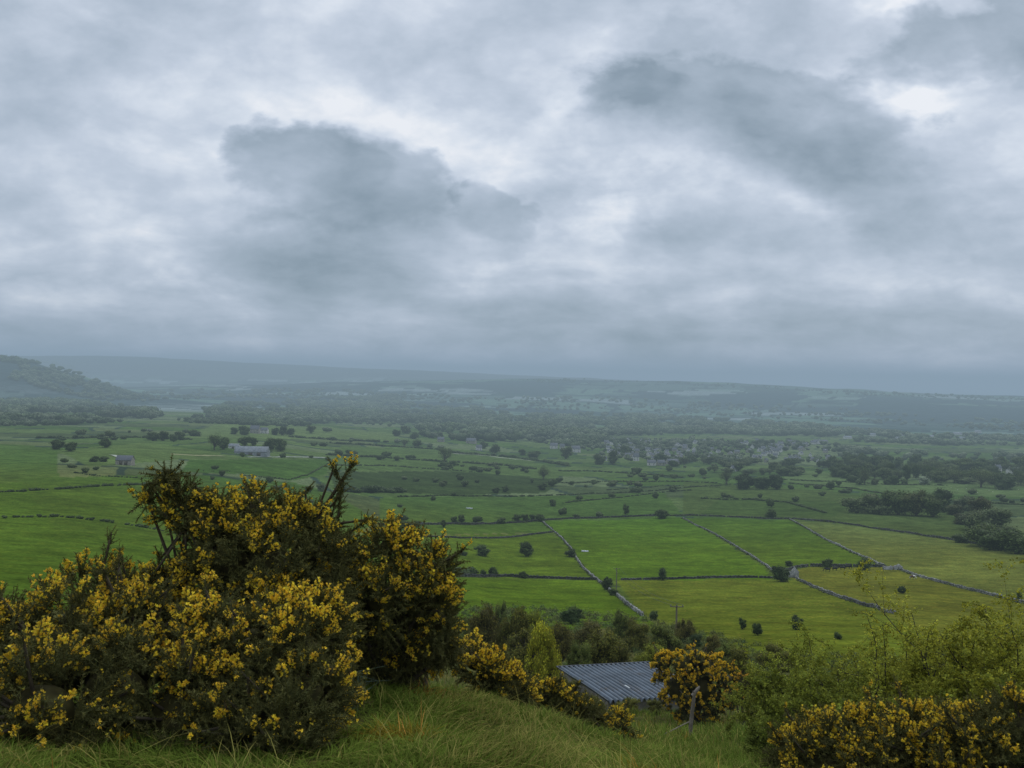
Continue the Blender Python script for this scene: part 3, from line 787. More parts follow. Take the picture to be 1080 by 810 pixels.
 (190,464,14,11,'dark','dark','tree','dark tree right of the row, before the farm'),
 (183,466,7,7,'bush','dark','bush','bush filling the gap in the dark row'),
 # middle
 (418,460,12,9,'dark','dark','tree','left of the dark cluster at the middle wood edge'),
 (428,457,16,10,'dark','dark','tree','centre of the dark cluster at the middle wood edge'),
 (437,463,12,10,'dark','dark','tree','right, nearer tree of the dark cluster at the middle wood edge'),
 (427,471,10,9,'thin','grey','tree','pale thin tree in the strip below the middle wood'),
 (440,472,11,10,'round','dark','tree','dull tree right of the pale thin one'),
 (469,488,17,19,'thin','grey','tree','tall pale misty tree before the hamlet'),
 (469,493,8,7,'bush','dark','bush','dark bush at the foot of the tall pale misty tree'),
 (522,478,15,11,'dark','dark','tree','dark tree by the hamlet roofs'),
 (510,473,11,9,'dark','dark','tree','dark tree behind the hamlet roofs'),
 (551,480,12,8,'bush','dark','bush','bush on the hedge right of the hamlet'),
 (563,483,18,10,'dark','dark','tree','wide dark tree right of the hamlet'),
 (597,484,18,14,'round','grey','tree','grey-green tree left of the white cottages'),
 (573,506,17,17,'thin','grey','tree','pale grey tree alone below the hamlet fields'),
 (572,517,12,9,'dark','dark','bush','dark bush below the pale grey tree'),
 (582,513,8,9,'column','dark','bush','narrow bush right of the dark one below the pale grey tree'),
 (590,508,7,5,'bush','dark','bush','small bush right of the narrow one'),
 (561,509,5,6,'column','dark','bush','narrow small bush left of the pale grey tree'),
 (523,520,11,7,'dark','dark','bush','left of the two round bushes at the end of the dark slope'),
 (533,519,10,8,'dark','dark','bush','right of the two round bushes at the end of the dark slope'),
 (485,507,6,7,'column','dark','bush','upright bush at the end of the faint track on the dark slope'),
 (490,513,9,6,'bush','dark','bush','leaning bush below the upright one on the dark slope'),
 (503,509,6,4,'bush','dark','bush','small bush right of the pair on the dark slope'),
 (506,498,8,5,'bush','dark','bush','low bush above the dark slope'),
 (498,496,6,5,'bush','dark','bush','small bush left of the low one above the dark slope'),
 (525,501,5,5,'column','dark','bush','tiny upright bush at the upper end of the faint track'),
 (457,528,6,5,'bush','dark','bush','round bush on the green mound'),
 (478,523,5,5,'column','dark','bush','tiny upright bush on the line below the dark slope'),
 (553,497,12,6,'bush','dark','bush','flat dark bush on the hedge below the hamlet'),
 (422,535,6,4,'bush','dark','bush','tiny bush at the foot of the green mound'),
 (661,480,18,13,'dark','dark','tree','dark rounded tree left of the white cottages gap'),
 (632,490,17,13,'dark','dark','tree','round dark tree at the left end of the village'),
 (646,490,20,18,'dark','dark','tree','tall dark tree at the left end of the village'),
]
for px, py, w, h, kind, tint, cat, lab in LIST:
    plant(px, py, w, h, kind, tint, lab, cat)
# ================================================================== woods, hedgerow trees
rw = np.random.default_rng(5)
def px_random(poly, n, rng):
    P = np.array(poly, float); lo, hi = P.min(0), P.max(0); out = []
    while len(out) < n:
        q = rng.uniform(lo, hi, (n * 3, 2)); ins = poly_in(P, q[:, 0], q[:, 1]); out += list(q[ins])
    return np.array(out[:n])

def wood(name, poly, n, hpx, tint, label, var=.25, dmin=300, wr=1.0):
    pos, D = ground_many(px_random(poly, int(n * 2.6), rw), dmin)
    cl_ = fbm(pos[:, 0] / 150, pos[:, 1] / 260, 301, 3); k = rw.random(len(D)) < np.clip((cl_ - .36) * 4.5, .06, 1); pos, D = pos[k][:int(n * 1.35)], D[k][:int(n * 1.35)]; n = len(D)
    sz = .5 + .95 * fbm(pos[:, 0] / 90, pos[:, 1] / 150, 303, 3)
    H = np.clip(hpx * sz * rw.uniform(.55, 1.35, n) * D / F, 3, 24); W = H * rw.uniform(.9, 1.7, n) * wr
    base = np.array([TINT[t] for t in tint])[rw.integers(0, len(tint), n)] * rw.uniform(1 - var, 1 + var, (n, 1)) * (.55 + .9 * fbm(pos[:, 0] / 110, pos[:, 1] / 200, 305, 3))[:, None]
    o = link(name, mesh_from(name, bulk(pos - np.array([0, 0, .5]), W, H, base, int(rw.integers(1e6))), [M_FARWOOD]))
    o['kind'] = 'stuff'; o['label'] = label; o['category'] = 'wood'
    return o
wood('woodland', [(-40,428),(20,424),(70,424),(120,428),(165,436),(172,441),(120,446),(60,449),(-60,450)], 620, 8, ['dark','dark','grey'], 'dark broadleaf wood on the valley floor under the left-hand scarp')
wood('woodland', [(216,433),(240,427),(300,424),(345,421),(400,420),(440,432),(440,446),(380,447),(330,447),(270,444),(222,440)], 700, 7, ['dark','dark','grey','dark'], 'long dark wood across the middle left of the valley')
wood('woodland', [(175,441),(225,440),(300,446),(345,449),(300,450),(200,446)], 260, 5, ['dark'], 'low dark plantation strip before the long middle-left wood')
wood('woodland', [(362,424),(380,419),(410,418),(440,428),(520,436),(600,440),(600,456),(500,452),(440,452),(400,450),(362,446)], 900, 6.5, ['dark','grey','dark','green'], 'rounded mixed wood on the low rise in mid valley')
wood('woodland', [(440,452),(520,450),(600,452),(640,462),(620,474),(560,466),(500,466),(450,462)], 420, 8, ['dark','grey','green'], 'trees and thick hedges around the mid-valley hamlet')
wood('woodland', [(560,438),(680,438),(760,444),(860,450),(900,458),(860,462),(760,458),(660,460),(600,456)], 1000, 6.5, ['dark','grey','dark'], 'broad hazy tree cover behind the village')
wood('woodland', [(880,452),(960,458),(1090,462),(1130,470),(1000,470),(900,466)], 420, 4.5, ['dark','grey'], 'hazy tree lines beyond the village to the right')
wood('woodland', [(620,462),(700,464),(800,466),(880,468),(900,480),(840,492),(700,487),(660,486),(620,478)], 330, 5, ['dark','grey','dark'], 'garden trees scattered through the village')
wood('woodland', [(880,474),(960,478),(1100,482),(1130,490),(1000,486),(890,484)], 300, 6, ['dark','grey'], 'second tree line behind the front tree belt', wr=1.2)
wood('woodland', [(20,386),(60,386),(95,398),(120,410),(160,420),(110,424),(60,414),(10,400)], 260, 4.5, ['dark','grey'], 'scattered scrub woodland on the face of the left-hand scarp', dmin=3800)
wood('woodland', [(-60,368),(0,374),(40,379),(74,386),(105,399),(70,391),(20,384),(-40,378)], 150, 5, ['dark'], 'line of trees along the crest of the left-hand scarp', dmin=3800)
wood('woodland', [(100,416),(200,412),(330,410),(480,418),(430,424),(240,420),(150,424)], 380, 3.0, ['dark','grey'], 'far hedges and copses in the hazy valley to the left', dmin=2500)
wood('woodland', [(450,420),(640,420),(860,430),(1080,446),(1080,456),(860,444),(640,434),(480,432)], 420, 3.0, ['dark','grey'], 'far hedges and copses below the hazy hills', dmin=2500)
wood('woodland', [(540,401),(620,400),(780,406),(900,413),(1090,420),(1090,424),(900,417),(700,405),(560,404)], 200, 2.0, ['dark'], 'tiny copses along the hazy skyline hill', dmin=5500)

# belt in front of the village and to its right: trees one can tell apart
belt = [(x, 498 + (x - 760) * .042 + rw.uniform(-3.5, 1.5)) for x in np.arange(756, 1110, 5.0)] + [(x, 488 + (x - 700) * .03 + rw.uniform(-4, 4)) for x in np.arange(690, 1110, 5.0)]
for k, (px, py) in enumerate(sorted(belt, key=lambda q: q[1])):
    w = rw.uniform(9.6, 24); h = rw.uniform(8, 17)
    if px < 880:
        h *= .62
        if rw.random() < .35: continue
    t = rw.choice(['dark', 'grey', 'green', 'grey', 'dark'])
    kd = rw.choice(['round', 'round', 'dark', 'thin']) if t != 'grey' else rw.choice(['thin', 'round'])
    lab = {'dark': 'dark leafy tree in the long belt before the village', 'grey': 'greyish half-bare tree in the long belt before the village', 'green': 'green leafy tree in the long belt before the village'}[t]
    plant(px + rw.uniform(-3, 3), py, w, h, kd, t, lab, 'tree', 'trees of the belt before the village', rng=rw)

# hedgerow bushes on the field lines, too small to tell apart
dots = [(x, y) for (xa, ya, xb, yb, n) in [(362,489,560,498,9),(372,482,460,486,7),(470,489,545,495,10),(600,512,720,512,6),(600,529,720,517,5),(720,494,860,503,9),(830,512,1000,530,8),(60,463,200,463,10),(120,455,200,458,6),(330,463,470,473,9),
        (640,500,720,505,5),(60,486,95,500,3),(240,528,330,530,5),(180,515,240,522,4),(420,505,470,512,5),(740,520,850,532,5),(990,520,1080,528,6),(320,470,350,472,3)] for x, y in zip(rw.uniform(xa, xb, n), np.zeros(n)) for y in [ya + (yb - ya) * (x - xa) / (xb - xa) + rw.uniform(-2, 2)]]
for px, py in dots:
    s = rw.uniform(2.5, 5.5)
    plant(px, py, s * rw.uniform(1.1, 2.2), s, 'bush', rw.choice(['dark', 'dark', 'green', 'grey']), 'tiny thorn bush on a field line in the valley', 'bush', 'scattered thorn bushes on the field lines', rng=rw)

# scrub on the slope below the knoll: bushes one can tell apart
SCRUB = [
 (512,690,52,54,'bush','brown','dark brownish bush at the left end of the scrub, next to the gorse',75),
 (494,668,26,20,'bush','dark','small dark bush on the skyline of the scrub next to the gorse',110),
 (528,650,22,16,'bush','dark','dark bush at the top left of the scrub',125),
 (543,700,46,58,'thin','olive','tall olive thorn with a spiky top in the scrub',68),
 (556,705,62,44,'bush','olive','broad olive bush in front of the spiky thorn',62),
 (572,706,46,52,'bush','yellow','yellow-green leafy bush beside the left end of the metal roof',56),
 (560,672,34,28,'thin','fresh','light green leafy bush high in the left scrub',90),
 (592,690,40,32,'bush','brown','brown heathery bush above the metal roof',80),
 (622,676,44,20,'bush','brown','low dull brown bush under the big dark bush',100),
 (640,698,58,38,'bush','olive','large olive bush directly behind the metal roof',66),
 (612,702,36,26,'bush','dark','dark bush behind the left part of the metal roof',62),
 (672,680,40,26,'bush','olive','olive bush below the foot of the crooked wall',95),
 (655,664,30,20,'bush','dark','dull bush at the foot of the crooked wall',115),
 (700,684,44,28,'bush','green','rounded green bush left of the crossarm pole',90),
 (722,672,26,20,'bush','brown','dark brown bush at the base of the crossarm pole',112),
 (688,702,48,22,'bush','fresh','pale mossy bush behind the right end of the metal roof',64),
 (752,690,28,20,'bush','brown','brown bush right of the orange-flowered gorse',84),
 (778,704,40,22,'bush','olive','low olive bush at the left foot of the hawthorn thicket',60),
 (766,694,30,16,'bush','dark','low dark bush behind the orange-flowered gorse',78),
 (470,690,44,44,'bush','dark','dark bush half hidden behind the main gorse',80),
 (430,660,40,30,'bush','dark','dark bush glimpsed through the main gorse',110),
 (820,700,46,20,'bush','olive','low olive bush behind the hawthorn thicket',70),
 (662,748,34,12,'thin','olive','low olive bush in front of the lower edge of the metal roof',42.6),
 (690,750,24,12,'bush','olive','small olive bush at the lower right corner of the metal roof',42.3),
 (598,734,30,20,'bush','olive','olive bush hiding the left end wall of the metal-roofed shed',46),
 (628,748,26,14,'bush','olive','small bush at the lower left corner of the metal roof',42.5),
 (1000,705,60,30,'bush','dark','dark bush behind the middle of the hawthorn thicket',70),
]
def scrub_crown(seed, big=9000):
    """the same bush shapes with finer leaves for closer plants"""
    r = np.random.default_rng(seed); nl = 34
    d = rdir(r, nl); d[:, 2] = np.abs(d[:, 2]); L = d * r.uniform(.3, .84, (nl, 1)) * np.array([.48, .48, .68]) + np.array([0, 0, .12]); R_ = r.uniform(.09, .19, nl)
    br = r.uniform(.62, 1.3, nl); k = r.choice(nl, big, p=R_**2 / (R_**2).sum())
    dd = unit(rdir(r, big) + .5 * unit(L[k] - np.array([0, 0, .15])))
    C = L[k] + dd * (R_[k] * r.uniform(.4, 1.12, big) * (1 + .6 * (r.random(big) > .96)))[:, None]; C[:, 2] = np.maximum(C[:, 2], .0)
    V, Fq = leaves(C, unit(dd + .8 * rdir(r, big)), r.uniform(.016, .042, big), .6, r)
    cl = np.repeat((br[k] * r.uniform(.6, 1.4, big))[:, None] * (1 + r.uniform(-.15, .2, (big, 1)) * np.array([[1.2, .4, -.4]])), 4, 0)
    iv, ifc = ico(2); parts = [(V, Fq, cl, 0)]
    for c_, rr in zip(L, R_):
        w = iv * .60 * rr * r.uniform(.7, 1.3, (len(iv), 1)) + c_; w[:, 2] = np.maximum(w[:, 2], -.02); parts.append((w, ifc, .5, 0))
    tw = []
    for q in range(90):
        i = r.integers(nl); a = L[i] * .7; e = L[i] + unit(r.normal(size=3) + np.array([0, 0, .9])) * R_[i] * r.uniform(1.0, 1.5); tw.append((a, e))
    V, Fq = tubes([t[0] for t in tw], [t[1] for t in tw], np.full(90, .006), np.full(90, .0015), 3)
    st = [(V, Fq, 1., 0)]
    for i in range(nl):
        V, Fq = path_tube([[0, 0, -.05], L[i] * .5, L[i]], [.02, .012, .005], 4); st.append((V, Fq, 1., 0))
    return parts, st
SCR = []
for s in range(5):
    a, b = scrub_crown(200 + s); SCR.append((mesh_from('foliage', a, [M_LEAF]), mesh_from('stem', b, [M_BARK])))
for px, py, w, h, kind, tint, lab, D in SCRUB:
    p = at(px, py, D); W, H = w * D / F, h * D / F
    o = empty('scrub_bush', (p[0], p[1], min(float(height(p[0], p[1])), p[2] + .3) - .05), rw.uniform(0, 6.28))
    H = H * 1.12 + max(0, p[2] - o.location.z)
    cm, tm = SCR[rw.integers(5)]; c = link('foliage', cm, o); k = link('stem', tm, o)
    c.scale = k.scale = (W, W, H * 1.2); c.color = (*(np.array(TINT[tint]) * np.array([1.18, 1.0, .72]) * rw.uniform(1.4, 2.0)), 1)
    tag(o, lab, 'bush')
# rough low growth between them
n = 1500; q = px_random([(440,650),(520,640),(620,645),(740,665),(830,690),(1090,700),(1090,730),(800,726),(700,712),(560,716),(440,700)], n, rw)
pp = ground_many(q, 45)[0]; dd = np.hypot(pp[:, 0], pp[:, 1])
Hh = rw.uniform(3, 8, n) * dd / F; tt = np.array([TINT[t] for t in ('olive','brown','dark','olive')])[rw.integers(0, 4, n)] * rw.uniform(1.2, 1.9, (n, 1))
Lf = []
def tuft_cloud(P, Hh, tt, per, leaf, r):
    n = len(P); k = np.repeat(np.arange(n), per); m = n * per
    d = rdir(r, m); d[:, 2] = np.abs(d[:, 2]); C = P[k] + d * np.stack([Hh[k] * 1.1, Hh[k] * 1.1, Hh[k]], 1) * r.uniform(.3, 1, (m, 1))
    V, Fq = leaves(C, unit(d + .8 * rdir(r, m)), leaf * dd_scale(P)[k] * r.uniform(.6, 1.5, m), .55, r)
    return V, Fq, np.repeat(tt[k] * r.uniform(.6, 1.4, (m, 1)), 4, 0)
def dd_scale(P): return np.hypot(P[:, 0], P[:, 1]) / F
V, Fq, cl = tuft_cloud(pp, Hh, tt, 70, 1.6, rw)
o = link('undergrowth', mesh_from('undergrowth', [(V, Fq, cl, 0)], [M_LEAF])); tag(o, 'low bramble and heather undergrowth between the scrub bushes', 'undergrowth', kind='stuff')

# ================================================================== dry-stone walls and hedges
def line_world(pts, step, dmin=60):
    g = [ground(a, b, dmin)[0][:2] for a, b in pts]; out = []
    for a, b in zip(g[:-1], g[1:]):
        n = max(1, int(np.linalg.norm(b - a) / step))
        out += [a + (b - a) * k / n for k in range(n)]
    out.append(g[-1]); P = np.array(out)
    return P
WALLSIDE = []
def stone_wall(pts, label, hgt=.85, thick=.42, tint=1.0, gaps=.05, step=.55):
    P = line_world(pts, step); d = np.diff(P, axis=0); yaw = np.arctan2(d[:, 1], d[:, 0]); Lh = np.linalg.norm(d, axis=1); Cc = (P[:-1] + P[1:]) / 2; n = len(Cc)
    keep = rw.random(n) > gaps
    z = height(Cc[:, 0], Cc[:, 1]); hv = hgt * (.72 + .45 * fbm(Cc[:, 0] / 6, Cc[:, 1] / 6, 61, 3)) * rw.uniform(.82, 1.12, n)
    parts = []
    for f0, f1, tw in ((-.4, .5, 1.), (.5, 1.0, .82)):          # two courses of rough blocks
        C3 = np.stack([Cc[:, 0] + rw.normal(size=n) * .05, Cc[:, 1] + rw.normal(size=n) * .05, z + hv * (f0 + f1) / 2], 1)
        H3 = np.stack([Lh * .56, np.full(n, thick / 2 * tw) * rw.uniform(.85, 1.2, n), hv * (f1 - f0) / 2 * 1.02], 1)
        V, Fq = boxes(C3[keep], H3[keep], yaw[keep] + rw.normal(size=keep.sum()) * .06, .18, rw)
        g = rw.uniform(.30, 1.10, (n, 1)) * (0.30 + .85 * fbm(Cc[:, 0] / 14, Cc[:, 1] / 14, 67, 2))[:, None] * tint
        cl = np.repeat((g * np.array([[1, 1, .96]]))[keep], 8, 0); parts.append((V, Fq, cl, 0))
    wk = rw.random(n) < .45; WALLSIDE.append(np.column_stack([Cc[wk] + rw.normal(size=(wk.sum(), 2)) * .5, z[wk]]))
    o = link('dry_stone_wall', mesh_from('dry_stone_wall', parts, [M_STONE])); tag(o, label, 'wall')
stone_wall([(571,549),(580,557),(591.7,567),(603,580),(613,597),(630,611.7),(641,621),(650,628),(662,638),(678,650)], 'crooked pale stone wall running down between the green fields to the scrub', tint=1.0, hgt=.85)
stone_wall([(720,546.7),(753,563),(786.7,583),(808,596.7),(820,606)], 'straight pale stone wall sloping between the two bright green fields', tint=1.05)
stone_wall([(838,609),(856,619),(870,625),(900,635),(926.7,642.7),(945,648)], 'mossy stone wall running right from the ruined gable below the cows', tint=.6)
stone_wall([(833,548),(850,557),(866.7,566.7),(893,580),(918,591),(934,598)], 'pale stone wall down the left side of the olive field', tint=1.15, hgt=.85)
stone_wall([(948,601),(986.7,613),(1020,621.7),(1053,630),(1080,636.7),(1160,657)], 'long stone wall from the field barn towards the right edge', tint=.85)
stone_wall([(655,612),(720,610.5),(766,609.5),(815,610)], 'low dark stone wall between the bright green field and the buttercups', tint=.38, hgt=.85)
stone_wall([(722,544),(760,545),(830,547.5),(886,552),(953,562),(1007,570),(1060,579),(1140,592)], 'dark wall along the top of the olive and green fields', tint=.30, hgt=1.2)
stone_wall([(400,560),(437,565),(483,567.7),(515,568),(540,566.7),(560,564),(583,561.7)], 'dark wall across the small pasture left of the crooked wall', tint=.26, hgt=.85)
stone_wall([(820,606),(840,599),(856,597.5),(900,598),(934,598)], 'overgrown dark wall behind the black cows', tint=.36, hgt=1.2)
stone_wall([(440,608),(463,607.5),(533,608),(580,610.3),(630,611.7)], 'low dark wall along the foot of the hedge row', tint=.24, hgt=1.0)
stone_wall([(400,554),(427,553.5),(480,553),(523,552.5),(570,549)], 'dark wall under the pasture row of bushes', tint=.24, hgt=1.2)
stone_wall([(572,549),(640,546),(722,544)], 'dark wall along the top of the bright green field', tint=.28, hgt=1.2)
Pw = np.concatenate(WALLSIDE); nw = len(Pw)
V, Fq, cl = tuft_cloud(Pw, rw.uniform(.2, 1.0, nw) ** 1.6 * 1.1, np.array([TINT[q] for q in ('olive', 'green', 'brown', 'fresh')])[rw.integers(0, 4, nw)] * rw.uniform(.7, 1.2, (nw, 1)), 26, .9, rw)
o = link('rough_grass', mesh_from('rough_grass', [(V, Fq, cl, 0)], [M_LEAF])); tag(o, 'rough grass, nettles and brambles growing along the stone walls', 'rough grass', kind='stuff')
def hedge(pts, label, hpx=3., gaps=.12, tint=('dark',), step=None):
    a, D = ground(*pts[len(pts) // 2]); H = hpx * D / F; st = max(H * .75, 1.5)
    P = line_world(pts, st); P = P[rw.random(len(P)) > gaps]; n = len(P)
    pos = np.stack([P[:, 0] + rw.normal(size=n) * H * .15, P[:, 1] + rw.normal(size=n) * H * .15, height(P[:, 0], P[:, 1]) - .1 * H], 1)
    h = H * rw.uniform(.55, 1.35, n)
    t = np.array([TINT[q] for q in tint])[rw.integers(0, len(tint), n)] * rw.uniform(.75, 1.15, (n, 1))
    o = link('hedge', mesh_from('hedge', bulk(pos, h * rw.uniform(1.2, 1.9, n), h, t, int(rw.integers(1e6))), [M_LEAF])); tag(o, label, 'hedge')
hedge([(363,519),(395,519),(427,519)], 'thick dark hedge block on the edge of the dark slope', 7, 0, ('deep', 'dark'))
hedge([(458,607),(476,607),(494,607)], 'clipped dark hedge row in the small green field', 10, 0, ('dark', 'deep'))
hedge([(-20,520),(60,516),(130,512),(190,509)], 'uneven hedge across the large left field', 2.5, .15)
hedge([(-20,548),(60,545),(150,556),(200,566)], 'dark wall-side hedge lower in the large left field', 3.2, .2)
hedge([(345,467),(360,468.5),(410,471),(460,474)], 'straight dark hedge below the middle wood', 2.2, .02)
hedge([(460,474),(477,478),(510,480),(547,483.5),(573,487),(600,492)], 'dark hedge slanting below the hamlet', 3.2, .05)
hedge([(345,480),(400,482.5),(443,485.5),(493,488.5),(547,492.5),(565,495)], 'gappy hedge between two strip fields below the hamlet', 2.4, .12)
hedge([(345,490),(400,491),(460,495),(500,498)], 'thin hedge along the top of the dark slope', 1.5, .2)
hedge([(420,524),(470,522.5),(520,523.5),(560,523.5),(627,520.5),(693,517.5),(760,512)], 'long thin hedge line below the dark slope', 1.8, .1)
hedge([(573,509),(640,508),(720,508),(770,511)], 'thin hedge line left of the dark clump', 1.5, .15)
hedge([(593,531),(640,526),(690,520),(730,517)], 'thin hedge rising right in the middle pasture', 1.5, .2)
hedge([(740,526),(790,527),(830,530),(870,541)], 'dark ditch hedge below the dark clump', 2.2, .05)
hedge([(833,510),(900,515.5),(1000,528),(1085,533)], 'dark hedge across the far right field', 1.8, .1)
hedge([(824,506),(870,508),(930,511),(1000,512)], 'thin hedge in front of the tree belt', 1.6, .15)
hedge([(40,462),(90,462),(130,461.5),(200,464)], 'dark hedge at the back of the left fields', 2.5, .1)
hedge([(80,499),(102,502),(147,504.5),(190,506)], 'dark hedge below the stone barn', 1.8, .05)
hedge([(305,461),(330,462.5),(370,465),(400,466)], 'straight dark hedge right of the farm trees', 2.4, .0)
hedge([(258,502),(280,504),(307,506),(325,501),(347,489)], 'curved dark hedge in the field below the long shed', 1.5, .1)
hedge([(215,497),(240,497),(278,503)], 'faint hedge under the farm drive', 1.0, .3)
hedge([(240,519),(270,515),(300,512)], 'faint hedge behind the gorse tips', 1.0, .3)
hedge([(590,497),(620,497),(660,499),(720,504)], 'thin hedge in front of the white cottages', 1.8, .15)
hedge([(640,517),(700,512),(760,514)], 'short hedge in the strip fields', 1.2, .25)

# lanes
def lane(pts, w, label, col):
    P = line_world(pts, 4); d = np.gradient(P, axis=0); d = unit(d); nrm = np.stack([-d[:, 1], d[:, 0]], 1)
    A = P + nrm * w / 2; B = P - nrm * w / 2
    V = np.concatenate([np.column_stack([A, height(A[:, 0], A[:, 1]) + .25]), np.column_stack([B, height(B[:, 0], B[:, 1]) + .25])]); n = len(P); i = np.arange(n - 1)
    o = link('lane', mesh_from('lane', [(V, np.stack([i, i + 1, n + i + 1, n + i], 1), 1., 0)], [plain_mat('lane_surface', col, .95, .2, .2)])); o['kind'] = 'structure'
lane([(262,482.3),(287,482),(320,482.3),(345,483)], 4, '', (.26, .27, .22))
lane([(180,479),(205,480.5),(236,481)], 6, '', (.22, .22, .09))
lane([(478,478.5),(500,479.5),(540,484),(560,486)], 8, '', (.30, .32, .22))
lane([(118,480),(127,482.5),(131,487)], 5, '', (.36, .38, .30))
# ================================================================== gorse
M_SPINE = leaf_mat('gorse_spines', (.100, .104, .034), trans=.1, rough=.75)
M_FLOWER = leaf_mat('gorse_flowers', (.92, .68, .060), trans=.3, rough=.6, objcol=True)
M_GSTEM = plain_mat('gorse_stem', (.070, .056, .034), .95, 20, .4)
rg = np.random.default_rng(23)

def shoot(r, Ls, nsp, nfl, fine=1.0):
    """one spiny flowering shoot along +z -> spines (V,F,c), flowers (V,F,c)"""
    t = np.sort(r.uniform(.02, 1.02, nsp)); a = r.uniform(0, 6.28, nsp); el = r.uniform(.15, 1.0, nsp)
    d = np.stack([np.cos(a) * np.cos(el), np.sin(a) * np.cos(el), np.sin(el)], 1)
    b = np.stack([np.zeros(nsp), np.zeros(nsp), t * Ls], 1); ln = r.uniform(.014, .030, nsp) * (1.1 - .4 * t) * fine
    s = unit(np.cross(d, rdir(r, nsp))) * (.0021 * fine)
    V = np.stack([b + s, b - s, b + d * ln[:, None]], 1).reshape(-1, 3); Fq = np.arange(3 * nsp).reshape(-1, 3)
    c = np.repeat((r.uniform(.55, 1.35, (nsp, 1)) * (1 + np.array([[.5, .25, 0]]) * np.clip(t - .5, 0, 1)[:, None])), 3, 0)
    tv, tf = tubes([[0, 0, 0]], [[0, 0, Ls]], [.0035 * fine], [.0015 * fine], 3)
    tri = np.concatenate([tf[:, [0, 1, 2]], tf[:, [0, 2, 3]]]) + len(V)
    V = np.concatenate([V, tv]); Fq = np.concatenate([Fq, tri]); c = np.concatenate([c, np.tile([[1.0, .9, .7]], (len(tv), 1))])
    if nfl == 0: return (V, Fq, c), None
    tf_ = r.beta(3.0, 1.5, nfl) * .75 + .2; a = r.uniform(0, 6.28, nfl); el = r.uniform(.0, .9, nfl)
    d = np.stack([np.cos(a) * np.cos(el), np.sin(a) * np.cos(el), np.sin(el)], 1); b = np.stack([np.zeros(nfl), np.zeros(nfl), tf_ * Ls], 1) + d * .007 * fine
    up = unit(np.array([[0, 0, 1.]]) - d * d[:, 2:3]); sd = np.cross(d, up); z = (r.uniform(.0085, .0130, nfl) * fine)[:, None]
    P = lambda f, u, w: b + d * z * f + up * z * u + sd * z * w
    # standard petal (two halves, folded), two wings, a keel
    quads = [[P(.1,0,0), P(.55,.25,.55), P(.65,.95,.5), P(.5,.85,0)], [P(.1,0,0), P(.5,.85,0), P(.65,.95,-.5), P(.55,.25,-.55)],
             [P(.1,0,.02), P(1.1,-.1,.34), P(1.25,.25,.16), P(.5,.3,.1)], [P(.1,0,-.02), P(.5,.3,-.1), P(1.25,.25,-.16), P(1.1,-.1,-.34)],
             [P(0,-.05,-.12), P(0,-.05,.12), P(1.05,-.25,.1), P(1.05,-.25,-.1)]]
    Vf = np.stack([np.stack(q, 1) for q in quads], 1).reshape(-1, 3); Ff = np.arange(len(Vf)).reshape(-1, 4)
    cf = np.repeat(r.uniform(.62, 1.15, (nfl, 1)) * np.array([[1, 1, 1]]) * (1 + r.uniform(-.14, .12, (nfl, 1)) * np.array([[0, 1, .5]])), 20, 0)
    return (V, Fq, c), (Vf, Ff, cf)

def frames(d, r):
    n = len(d); x = unit(np.cross(d, rdir(r, n))); y = np.cross(d, x); return np.stack([x, y, d], 2)     # columns

def place(protos, pick, P, Rm, S):
    out = []
    for k, pr in enumerate(protos):
        idx = np.nonzero(pick == k)[0]
        if pr is None or len(idx) == 0: continue
        V, Fq, c = pr
        W = np.einsum('nij,vj->nvi', Rm[idx], V) * S[idx][:, None, None] + P[idx][:, None, :]
        out.append((W.reshape(-1, 3), (np.arange(len(idx))[:, None, None] * len(V) + Fq[None]).reshape(-1, Fq.shape[1]), np.tile(c, (len(idx), 1)) * 1.0, 0))
    return out

